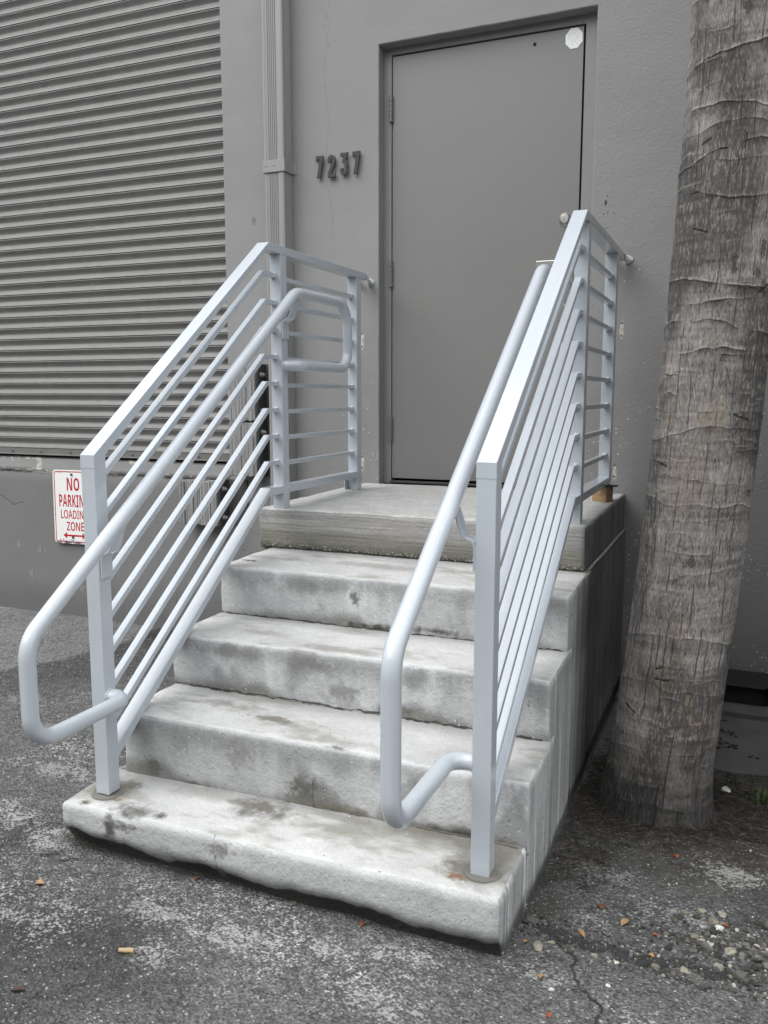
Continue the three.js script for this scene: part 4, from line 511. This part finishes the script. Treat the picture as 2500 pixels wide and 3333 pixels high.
// ------------------------------------------------------------------ palm
{
  const t = thing('palm_tree', 'thick grey-brown palm trunk standing to the right of the stairs', 'palm tree', [1.435, G, 1.17]);
  const top = 5.6, vis = 2.9; // the map covers the lower 2.9 m and mirrors above
  const bark = new Layer(2048, 2048, -0.5, 0, 0.5, vis);
  const rings = []; let yy = 0.12; while (yy < top) { rings.push({ y: yy, a: rr(0.006, 0.03), p: rr(0, 6.28), k: rr(0.4, 1) * lerp(0.4, 1.0, sst(0.9, 1.7, yy)), s: rr(0, 90) }); yy += rr(0.045, 0.105); }
  const ringY = (R, u) => R.y + R.a * Math.sin(u * 6.283 + R.p) + 0.010 * Math.sin(u * 12.566 + R.s) + 0.012 * (fbm(Math.abs(u) * 14 + R.s, R.s, 3) - 0.5) * 2;
  const amp = (R, u) => R.k * sst(0.32, 0.62, fbm(Math.abs(u) * 9 + R.s, R.s * 2, 3));
  bark.fill((u, y, o) => {
    const w = u * 1.05 + 0.006 * (fbm(y * 4, u * 9, 3) - 0.5) * 2, low = 1 - sst(0.2, 1.5, y);
    const fib = fbm(w * 210, y * 45, 3), fib2 = fbm(w * 420, y * 120, 2), cl = fbm(u * 7 + 4, y * 3.4, 5), fl = fbm(w * 60, y * 9, 4);
    const hz = fbm(u * 5 + 3 * fbm(y * 6, u * 4, 2), y * 48, 3), hz2 = fbm(u * 11, y * 120, 2); let l = 0.205 + 0.17 * (fib - 0.5) + 0.2 * (fib2 - 0.5) + 0.11 * (cl - 0.5) + 0.15 * (hz - 0.5) + 0.06 * (hz2 - 0.5), h = 0.3 * (hz - 0.5) + 0.5 + 0.35 * (fib - 0.5) + 0.25 * (fib2 - 0.5);
    // long fissures
    const fx = w * 46, cell = Math.floor(fx + 0.7 * (fbm(w * 8, y * 2, 2) - 0.5)), fp = Math.abs(fx - cell - 0.5 - 0.32 * (fbm(cell * 3.1, y * 7, 3) - 0.5) * 2), on = sst(0.49, 0.62, fbm(cell * 7.7, y * (8 - 4 * low) + cell, 3)) * (0.75 + 0.25 * low), cr = (1 - sst(0.03, 0.085 + 0.05 * low, fp)) * on;
    l = lerp(l, 0.03, cr * 0.75); h -= cr * 0.5;
    for (const R of rings) { if (Math.abs(R.y - y) > 0.14) continue; const e = y - ringY(R, u), A = amp(R, u); if (A < 0.02) continue; const lip = Math.exp(-((e - 0.003) ** 2) / 0.000012) * A, und = e < 0 ? Math.exp(e / 0.028) * A : 0; l = lerp(l, 0.34, lip * 0.4 * sst(0.3, 0.6, fib2 + 0.15)); l *= 1 - 0.8 * und * sst(0.3, 0.6, fbm(u * 40, y * 30, 3) + 0.1); h += lip * 0.4 - und * 0.25; }  // shade below each ring lip is painted into the bark colour too
    const moss = sst(0.54, 0.66, fbm(u * 6 + 2, y * 2.2 + 9, 4) + 0.2 * Math.exp(-(((u + 0.17) / 0.06) ** 2)) - 0.03); l = lerp(l, 0.03, moss * 0.75 * sst(0.3, 0.5, fib)); // dark weathering
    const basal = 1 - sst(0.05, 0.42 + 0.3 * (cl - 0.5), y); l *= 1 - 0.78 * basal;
    const tan = sst(0.66, 0.78, fbm(u * 8 + 40, y * 4.5 + 3, 4)) * 0.6, mo = (1 - basal) * tan;
    o[0] = l * (1.07 + 0.24 * mo); o[1] = l * 0.99; o[2] = l * (0.93 - 0.2 * mo); o[3] = h;
    if (fib2 > 0.86 && fib > 0.55) { o[0] += 0.14; o[1] += 0.14; o[2] += 0.13; }
  });
  // short broken leaf scars: a pale torn edge over a dark hollow
  for (let i = 0; i < 95; i++) { const u0 = rr(-0.26, 0.26), y0 = rr(0.15, 2.85), L = rr(0.018, 0.075), k = rr(0.35, 1) * (y0 > 1.2 ? 1 : 0.7), q = rr(0, 50), bend = rr(-0.012, 0.018);
    bark.area(u0 - L, y0 - 0.05, u0 + L, y0 + 0.035, (u, y) => { const t = (u - u0) / L, e = y - (y0 + bend * (1 - t * t) + 0.012 * (fbm(u * 40 + q, q, 3) - 0.5)), w = (1 - t * t); if (e > 0) return [k * 0.36 * w * Math.exp(-((e - 0.003) ** 2) / 0.000014), 0.36, 0.33, 0.3, 0.3]; return [k * 0.8 * w * Math.exp(e / 0.014) * sst(0.3, 0.55, fbm(u * 70, y * 50, 3)), 0.04, 0.035, 0.031, -0.3]; }); }
  // knots, cuts
  for (let i = 0; i < 16; i++) { const u = rr(-0.2, 0.2), y = rr(0.3, 2.7); bark.line([[u, y], [u + rr(0.01, 0.05), y + rr(-0.02, 0.02)]], 0.0035, [0.03, 0.026, 0.022], 0.85, -0.4, 0.004); }
  for (let i = 0; i < 12; i++) bark.blob(rr(-0.2, 0.22), rr(0.5, 2.7), rr(0.006, 0.016), rr(0.01, 0.03), [0.03, 0.027, 0.024], 0.7, 0.9, -0.3);
  bark.blob(0.03, 1.32, 0.05, 0.06, [0.26, 0.2, 0.14], 0.3, 0.9); bark.blob(-0.02, 1.1, 0.07, 0.12, [0.24, 0.19, 0.155], 0.3, 0.9);
  const NR = 300, NH = 620, pos = [], uv = [], idx = [];
  const AX = [[0, 1.425], [0.5, 1.478], [1.1, 1.523], [1.85, 1.567], [2.5, 1.588], [5.6, 1.66]], axis = (y) => { let i = 0; while (i < AX.length - 2 && y > AX[i + 1][0]) i++; const at = (q) => { let k = 0; while (k < AX.length - 2 && q > AX[k + 1][0]) k++; return lerp(AX[k][1], AX[k + 1][1], (q - AX[k][0]) / (AX[k + 1][0] - AX[k][0])); }; return [(at(Math.max(0, y - 0.2)) + at(y) + at(y + 0.2)) / 3 + 0.004, 1.17 - 0.03 * y]; };
  const rad = (y) => 0.152 + 0.012 * Math.exp(-y / 0.4) + 0.034 * Math.exp(-y / 0.11);
  for (let j = 0; j <= NH; j++) { const y = j < 520 ? j / 520 * vis : lerp(vis, top, (j - 520) / 100), [cx, cz] = axis(y);
    for (let i = 0; i <= NR; i++) { const u = i / NR - 0.5, th = u * 2 * Math.PI; let r = rad(y) + 0.004 * n3(Math.sin(th) * 1.6, y * 1.6, Math.cos(th) * 1.6) + 0.002 * n3(Math.sin(th) * 7, y * 5, Math.cos(th) * 7);
      for (const R of rings) { if (Math.abs(R.y - y) > 0.13) continue; const e = y - ringY(R, u), A = amp(R, u); r += A * (e > 0 ? 0.0048 * Math.exp(-e / 0.035) : 0.0048 * Math.exp(e / 0.012)); }
      r += (0.012 * Math.exp(-y / 0.2)) * Math.max(-0.6, n3(Math.sin(th) * 4, 2, Math.cos(th) * 4)) - 0.0016 * sst(0.55, 0.8, vn(u * 150, y * 5)) ;
      pos.push(cx + r * Math.sin(th), G - 0.03 + y, cz + r * Math.cos(th)); uv.push(u + 0.5, y / vis); } }
  for (let j = 0; j < NH; j++) for (let i = 0; i < NR; i++) { const a = j * (NR + 1) + i, b = a + NR + 1; idx.push(a, a + 1, b, b, a + 1, b + 1); }
  const g = new THREE.BufferGeometry(); g.setAttribute('position', new THREE.Float32BufferAttribute(pos, 3)); g.setAttribute('uv', new THREE.Float32BufferAttribute(uv, 2)); g.setIndex(idx); g.computeVertexNormals();
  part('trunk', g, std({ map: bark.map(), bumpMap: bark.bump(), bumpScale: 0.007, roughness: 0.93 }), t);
  // fronds above the picture
  const [tx, tz] = axis(top), leafl = [];
  for (let f = 0; f < 18; f++) { const az = f * 2.4, lift = rr(-0.2, 1.0), len = rr(1.7, 2.3); for (let s = 1; s < 26; s++) { const q = s / 26, d = len * q * Math.cos(lift * (1 - q)), hgt = len * (q * Math.sin(lift) - 0.75 * q * q); for (const e of [-1, 1]) { const L = 0.5 * Math.sin(Math.PI * Math.min(1, q * 0.9 + 0.08)), tri = new THREE.BufferGeometry(); const bx = tx + Math.sin(az) * d, bz = tz + Math.cos(az) * d, by = G + top + hgt, ox = Math.cos(az) * e, oz = -Math.sin(az) * e; tri.setAttribute('position', new THREE.Float32BufferAttribute([bx, by, bz, bx + Math.sin(az) * 0.035, by, bz + Math.cos(az) * 0.035, bx + ox * L + Math.sin(az) * 0.2, by - L * 0.45, bz + oz * L + Math.cos(az) * 0.2], 3)); tri.setAttribute('uv', new THREE.Float32BufferAttribute([0, 0, 1, 0, 0, 1], 2)); tri.computeVertexNormals(); leafl.push(tri); } } }
  part('crown', mergeGeometries(leafl), std({ color: lin(0.06, 0.1, 0.035), roughness: 0.6, side: THREE.DoubleSide }), t);
}

// ------------------------------------------------------------------ right corner: pad, kerb, bait box
{
  const padLayer = tile(512, 0.9, (u, v) => { const k = 1 + 0.5 * (fbm(u * 7, v * 7, 5) - 0.5); return [0.115 * k, 0.117 * k, 0.113 * k]; }, true), cm = std({ map: padLayer, bumpMap: grainy, bumpScale: 0.0015, roughness: 0.85 });
  const pts = [[1.19, 0.20], [3.2, 0.20]]; for (let i = 0; i <= 40; i++) pts.push([lerp(3.2, 1.19, i / 40), 0.80 + 0.09 * (fbm(i * 0.6, 3, 4) - 0.5) * 2]);
  const g = slab(pts.map(([x, z]) => [x, -z]).reverse(), 0.05, 0.003); g.rotateX(-Math.PI / 2); g.translate(0, G - 0.04, 0); struct('concrete_pad', planar(g), cm);
  struct('concrete_kerb', box(1.188, G - 0.05, 0.002, 3.2, -0.866, 0.24, 0.006), cm);
  const t = thing('bait_station', 'low black octagonal bait box on the kerb behind the palm', 'bait box', [1.695, -0.866, 0.08]);
  const bm = std({ color: lin(0.018, 0.018, 0.019), roughness: 0.5, bumpMap: grainy, bumpScale: 0.0004 });
  const oct = (w, z0, z1, c) => [[1.695 - w, -z0], [1.695 - w, -(z1 - c)], [1.695 - w + c, -z1], [1.695 + w - c, -z1], [1.695 + w, -(z1 - c)], [1.695 + w, -z0]];
  const body = slab(oct(0.15, 0.006, 0.128, 0.06), 0.07, 0.002); body.rotateX(-Math.PI / 2); body.translate(0, -0.866, 0); part('box_body', body, bm, t);
  const lid = slab(oct(0.162, 0.004, 0.158, 0.07), 0.010, 0.003); lid.rotateX(-Math.PI / 2); lid.rotateX(0.15); lid.translate(0, -0.764, 0); part('lid', lid, bm, t);
}

// ------------------------------------------------------------------ loose things on the ground
const gy = (x, z) => G + bumpiness(x, z), onSight = (x, z) => { const k = (0.4433 - gy(x, z)) / 1.3433; return [1.6395 + (x - 1.6395) * k, 3.9402 + (z - 3.9402) * k]; };
{
  const stoneGeo = [0, 1, 2, 3, 4].map((s) => { const g = new THREE.IcosahedronGeometry(1, 2), p = g.attributes.position; for (let i = 0; i < p.count; i++) { const a = p.getX(i), b = p.getY(i), c = p.getZ(i), k = 1 + 0.45 * n3(a * 1.2 + s * 9, b * 1.2, c * 1.2) + 0.14 * n3(a * 4, b * 4 + s * 5, c * 4); p.setXYZ(i, a * k, b * k * 0.62, c * k); } avgNormals(g); return g; });
  const tint = (r, g, b) => std({ map: shadeTile(r, g, b, 0.5, 1.1), roughness: 0.9 }), mats = [tint(0.25, 0.235, 0.19), tint(0.18, 0.16, 0.125), tint(0.10, 0.095, 0.085), tint(0.55, 0.55, 0.52)];
  const put = (name, geo, mat, x, z, s, label, cat, group, turn, lift) => { [x, z] = onSight(x, z); const m = new THREE.Mesh(geo, mat); m.name = numbered(name); m.scale.set(...s); m.rotation.y = turn ?? rr(0, 6.28); m.position.set(x, gy(x, z) + (lift ?? s[1] * 0.3), z); m.castShadow = m.receiveShadow = true; scene.add(m); return note(m, label, cat, group); };
  const st = [
    [1.639, 1.751, 0.018, 1, 'largest mottled pale stone in front of the palm, behind the white stone'], [1.654, 1.774, 0.014, 3, 'angular white stone touching the largest mottled stone'], [1.659, 1.708, 0.012, 0, 'rounded cream stone behind the largest mottled stone'], [1.61, 1.711, 0.011, 0, 'flat pale stone left of the rounded cream stone'],
    [1.682, 1.862, 0.017, 0, 'large cream stone at the back of the gravel by the right edge'], [1.656, 1.929, 0.014, 0, 'pale stone at the front of the gravel near the right edge'], [1.703, 1.943, 0.019, 2, 'largest grey stone at the front of the gravel near the right edge'], [1.57, 1.736, 0.010, 1, 'tan stone furthest left of the stones in front of the palm'],
    [1.598, 1.83, 0.012, 1, 'dull tan stone left of the gravel, in front of the palm'], [1.616, 1.838, 0.009, 0, 'small cream stone right beside the dull tan stone'], [1.518, 1.987, 0.012, 1, 'brownish stone on the dark crack left of the gravel'], [1.432, 2.006, 0.006, 3, 'small round white pebble on the dark crack, right of its pair'], [1.415, 2.01, 0.006, 0, 'small round cream pebble on the dark crack, left of its pair'],
    [1.273, 1.992, 0.008, 0, 'pale pebble beside the front right corner of the stairs'], [1.245, 2.022, 0.016, 0, 'long pale chip at the front right corner of the stairs'], [1.424, 2.097, 0.007, 3, 'bright white chip on the asphalt at the bottom right'], [1.206, 1.926, 0.017, 2, 'flat grey chunk against the right side of the bottom step'], [1.775, 1.713, 0.024, 2, 'dark stone cut by the right edge of the view'],
    [1.582, 1.974, 0.011, 0, 'cream stone at the left front of the gravel'], [1.559, 1.995, 0.010, 2, 'grey stone at the left front of the gravel'], [1.379, 2.002, 0.009, 0, 'pale pebble on the dark crack near the stairs'], [1.308, 2.158, 0.007, 3, 'white chip on the asphalt in front of the stairs corner'], [0.605, 2.10, 0.011, 2, 'dark round stone at the foot of the bottom step front'], [1.655, 0.945, 0.02, 3, 'crumpled white stone at the right foot of the palm']];
  st.forEach(([x, z, s0, m, label], i) => { const s = s0 * 0.85; put('stone', stoneGeo[i % 5], mats[m], x, z, [s * rr(0.9, 1.3), s * 0.8, s * rr(0.75, 1)], label, 'stone', 'loose stones by the stairs and palm'); });
  // fallen leaves
  const leafShape = (w, l) => { const N = 8, pos = [], idx = [], uv = []; for (let i = 0; i <= N; i++) { const t = i / N, hw = w * Math.sin(Math.PI * Math.min(1, t * 0.96 + 0.03)) * (0.85 + 0.3 * rnd()); for (let k = -1; k <= 1; k++) { pos.push(k * hw, 0.10 * l * Math.sin(t * 3) + Math.abs(k) * hw * 0.45 + 0.05 * l * (rnd() - 0.5), (t - 0.5) * l); uv.push(0.5 + k * 0.5, t); } } for (let i = 0; i < N; i++) for (let k = 0; k < 2; k++) { const a = i * 3 + k; idx.push(a, a + 3, a + 1, a + 1, a + 3, a + 4); } const n = pos.length / 3, p2 = pos.map((v, i) => (i % 3 === 1 ? v - 0.0012 : v)); pos.push(...p2); uv.push(...uv.slice()); for (const f of idx.slice()) idx.push(f + n); const g = new THREE.BufferGeometry(); g.setAttribute('position', new THREE.Float32BufferAttribute(pos, 3)); g.setAttribute('uv', new THREE.Float32BufferAttribute(uv, 2)); g.setIndex(idx); g.computeVertexNormals(); return g; };
  const lm = [[0.24, 0.075, 0.03], [0.30, 0.18, 0.08], [0.15, 0.055, 0.035], [0.33, 0.2, 0.11], [0.05, 0.027, 0.022]].map((c) => std({ map: shadeTile(...c, 0.6, 0.8), roughness: 0.7, side: THREE.DoubleSide }));
  const lv = [[1.364, 1.797, 0.013, 0.028, 2, 'round dark red-brown leaf on the ground in front of the palm'], [1.431, 1.845, 0.011, 0.042, 3, 'curled tan leaf on the ground in front of the palm'], [1.335, 1.931, 0.008, 0.035, 1, 'straight-sided yellow-orange leaf near the stairs corner'], [1.528, 1.457, 0.010, 0.022, 0, 'bright orange leaf on the dark soil below the palm'], [1.506, 1.867, 0.006, 0.016, 0, 'small orange-red leaf bit left of the stones'], [1.214, 2.015, 0.006, 0.018, 1, 'tiny brown leaf at the front right corner of the stairs'], [1.318, 2.245, 0.009, 0.020, 0, 'bright orange leaf on the asphalt at the bottom of the view'], [1.667, 1.759, 0.007, 0.02, 0, 'orange leaf bit beside the white stone'],
    [-0.086, 2.288, 0.015, 0.030, 3, 'crumpled orange-tan leaf on the asphalt left of the stairs'], [0.191, 2.634, 0.009, 0.042, 4, 'dark brown twig-like leaf at the bottom left of the view'], [0.813, 2.11, 0.011, 0.026, 2, 'rust brown leaf at the foot of the bottom step'], [1.275, 2.125, 0.008, 0.018, 1, 'pale brown leaf bit on the asphalt at the bottom right'], [0.30, 2.10, 0.008, 0.02, 2, 'small rusty leaf below the left front of the bottom step'], [1.505, 1.952, 0.008, 0.018, 1, 'pinkish brown leaf bit on the dark crack']];
  for (const [x, z, w, l, m, label] of lv) put('fallen_leaf', leafShape(w * 0.8, l * 0.85), lm[m], x, z, [1, 1, 1], label, 'leaf', 'dead leaves on the ground', undefined, 0.003);
  { // stub of a rolled tan leaf
    const g = new THREE.CylinderGeometry(0.0055, 0.0062, 0.036, 10, 6), p = g.attributes.position; for (let i = 0; i < p.count; i++) { const k = 1 + 0.2 * n3(p.getX(i) * 200, p.getY(i) * 90, p.getZ(i) * 200); p.setXYZ(i, p.getX(i) * k, p.getY(i), p.getZ(i) * k); } g.computeVertexNormals(); g.rotateZ(Math.PI / 2); g.rotateY(0.35); g.translate(0.355, gy(0.355, 2.459) + 0.006, 2.459); solo('cigarette_butt', g, std({ map: shadeTile(0.42, 0.3, 0.18, 0.6, 0.05), roughness: 0.8 }), 'tan cigarette butt lying on the asphalt in front of the stairs', 'cigarette butt'); }
  const twig = (x, z, l, a, r, label) => { const c = new THREE.CatmullRomCurve3([0, 0.33, 0.66, 1].map((t) => new THREE.Vector3(x + Math.cos(a) * l * (t - 0.5) + 0.006 * rnd(), gy(x, z) + 0.004 + 0.004 * rnd(), z + Math.sin(a) * l * (t - 0.5) + 0.006 * rnd()))); solo('twig', new THREE.TubeGeometry(c, 12, r, 6), std({ color: lin(0.05, 0.036, 0.027), roughness: 0.9 }), label, 'twig', 'twigs on the ground'); };
  twig(-0.131, 2.20, 0.05, -0.5, 0.0024, 'short dark twig on the asphalt by the left end of the bottom step'); twig(-0.06, 2.2, 0.05, -0.5, 0.0018, 'thin dark twig left of the bottom step'); twig(1.72, 0.93, 0.14, -0.5, 0.003, 'long thin twig on the ground at the right of the palm'); twig(1.235, 1.62, 0.08, 0.1, 0.002, 'thin twig beside the right side of the stairs');
  // gravel: nobody could count it
  const gravel = new THREE.InstancedMesh(new THREE.IcosahedronGeometry(1, 1), std({ roughness: 0.9, color: 0xffffff }), 2600); { const p = gravel.geometry.attributes.position; for (let i = 0; i < p.count; i++) { const k = 1 + 0.35 * n3(p.getX(i) * 1.4, p.getY(i) * 1.4, p.getZ(i) * 1.4); p.setXYZ(i, p.getX(i) * k, p.getY(i) * k * 0.65, p.getZ(i) * k); } avgNormals(gravel.geometry); }
  const M = new THREE.Matrix4(), Q = new THREE.Quaternion(), Eu = new THREE.Euler(), C = new THREE.Color();
  for (let i = 0; i < 2600; i++) { let x, z, s; const u = rnd(); if (u < 0.5) { x = 1.86 - Math.abs(rr(-1, 1) * rr(0, 0.42)); z = 1.89 + rr(-1, 1) * rr(0, 0.14); s = 0.0022 + 0.0065 * rnd() ** 2; } else if (u < 0.75) { x = rr(1.2, 1.9); z = 2.0 + rr(-0.06, 0.05) + 0.02 * Math.sin(x * 9); s = rr(0.0015, 0.005); } else { x = rr(1.2, 1.95); z = rr(1.35, 2.2); s = rr(0.001, 0.0035); } Q.setFromEuler(Eu.set(rr(-0.6, 0.6), rr(0, 6.28), rr(-0.6, 0.6))); M.compose(new THREE.Vector3(x, gy(x, z) + s * 0.25, z), Q, new THREE.Vector3(s * rr(0.8, 1.5), s, s)); gravel.setMatrixAt(i, M); const k = rnd(), l = k < 0.62 ? rr(0.02, 0.07) : k < 0.94 ? rr(0.06, 0.16) : rr(0.2, 0.4); gravel.setColorAt(i, C.setRGB(l, l * rr(0.92, 1), l * rr(0.75, 0.98))); }
  gravel.name = 'gravel'; gravel.castShadow = gravel.receiveShadow = true; scene.add(gravel); note(gravel, 'loose gravel scattered on the ground in front of the palm', 'gravel'); gravel.userData.kind = 'stuff';
  // fibrous palm litter
  const fibre = new THREE.CylinderGeometry(0.35, 0.5, 1, 5, 3).rotateZ(Math.PI / 2); { const p = fibre.attributes.position; for (let i = 0; i < p.count; i++) p.setY(i, p.getY(i) + 6 * (0.25 - p.getX(i) ** 2)); }
  const litter = new THREE.InstancedMesh(fibre, std({ roughness: 0.95, color: 0xffffff }), 5200);
  for (let i = 0; i < 5200;) { const a = rr(0, 6.28), d = 0.17 + 0.3 * Math.abs(rr(-1, 1) * rnd()); let x = 1.45 + Math.sin(a) * d * 1.15, z = 1.17 + Math.cos(a) * d; const u = rnd(); if (u < 0.22) { x = rr(1.2, 1.36); z = rr(0.6, 1.8); } else if (u < 0.36) { x = 1.70 + rr(-0.1, 0.12); z = 1.17 + rr(-0.14, 0.14); } if (x < 1.205) continue; const l = rr(0.012, 0.05); Q.setFromEuler(Eu.set(rr(-0.25, 0.25), rr(0, 6.28), rr(-0.35, 0.35))); M.compose(new THREE.Vector3(x, gy(x, z) + rr(0.001, 0.012), z), Q, new THREE.Vector3(l, rr(0.0008, 0.0022), rr(0.0008, 0.002))); litter.setMatrixAt(i, M); const k = rnd(), v = k < 0.8 ? rr(0.012, 0.035) : rr(0.05, 0.13); litter.setColorAt(i, C.setRGB(v * 1.1, v * (u < 0.36 && u > 0.22 ? 0.78 : 0.93), v * 0.76)); i++; }
  litter.name = 'palm_litter'; litter.castShadow = litter.receiveShadow = true; scene.add(litter); note(litter, 'dark fibrous palm litter around the foot of the trunk', 'litter'); litter.userData.kind = 'stuff';
  // scraps of dead leaf on the pad
  const flake = new THREE.InstancedMesh(new THREE.IcosahedronGeometry(1, 0).scale(1, 0.18, 0.6), std({ roughness: 0.95, color: lin(0.025, 0.021, 0.018) }), 260);
  for (let i = 0; i < 260; i++) { let x, z; do { x = rr(1.56, 1.9); z = rr(0.28, 1.0); } while (fbm(x * 9, z * 9, 3) < 0.47 + 0.1 * rnd()); Q.setFromEuler(Eu.set(rr(-0.3, 0.3), rr(0, 6.28), rr(-0.3, 0.3))); const s = 0.002 + 0.011 * rnd() ** 3; M.compose(new THREE.Vector3(x, (z < 0.86 ? G + 0.011 : gy(x, z)) + 0.002, z), Q, new THREE.Vector3(s, s, s)); flake.setMatrixAt(i, M); }
  flake.name = 'leaf_scraps'; scene.add(flake); flake.castShadow = flake.receiveShadow = true; note(flake, 'dark scraps of dead leaf strewn over the concrete pad', 'leaf scraps'); flake.userData.kind = 'stuff';
  // grass tuft at the right edge
  const bl = []; for (let i = 0; i < 130; i++) { const x = 1.79 + rr(-1, 1) * rr(0, 0.07), z = 1.0 + rr(-1, 1) * rr(0, 0.07), a = rr(0, 6.28), h = rr(0.02, 0.06), w = 0.0022, le = rr(0.01, 0.04), y = gy(x, z); const g = new THREE.BufferGeometry(); const ox = Math.cos(a) * w, oz = Math.sin(a) * w, dx = -Math.sin(a) * le, dz = Math.cos(a) * le; g.setAttribute('position', new THREE.Float32BufferAttribute([x - ox, y, z - oz, x + ox, y, z + oz, x + dx * 0.4 + ox * 0.8, y + h * 0.65, z + dz * 0.4 + oz * 0.8, x - ox, y, z - oz, x + dx * 0.4 + ox * 0.8, y + h * 0.65, z + dz * 0.4 + oz * 0.8, x + dx * 0.4 - ox * 0.8, y + h * 0.65, z + dz * 0.4 - oz * 0.8, x + dx * 0.4 - ox * 0.8, y + h * 0.65, z + dz * 0.4 - oz * 0.8, x + dx * 0.4 + ox * 0.8, y + h * 0.65, z + dz * 0.4 + oz * 0.8, x + dx, y + h, z + dz], 3)); g.setAttribute('uv', new THREE.Float32BufferAttribute(new Float32Array(18), 2)); g.computeVertexNormals(); bl.push(g); }
  solo('grass_tuft', mergeGeometries(bl), std({ color: lin(0.06, 0.085, 0.025), roughness: 0.7, side: THREE.DoubleSide }), 'small tuft of green weeds at the right edge near the palm', 'weeds');
}

renderer.render(scene, camera);
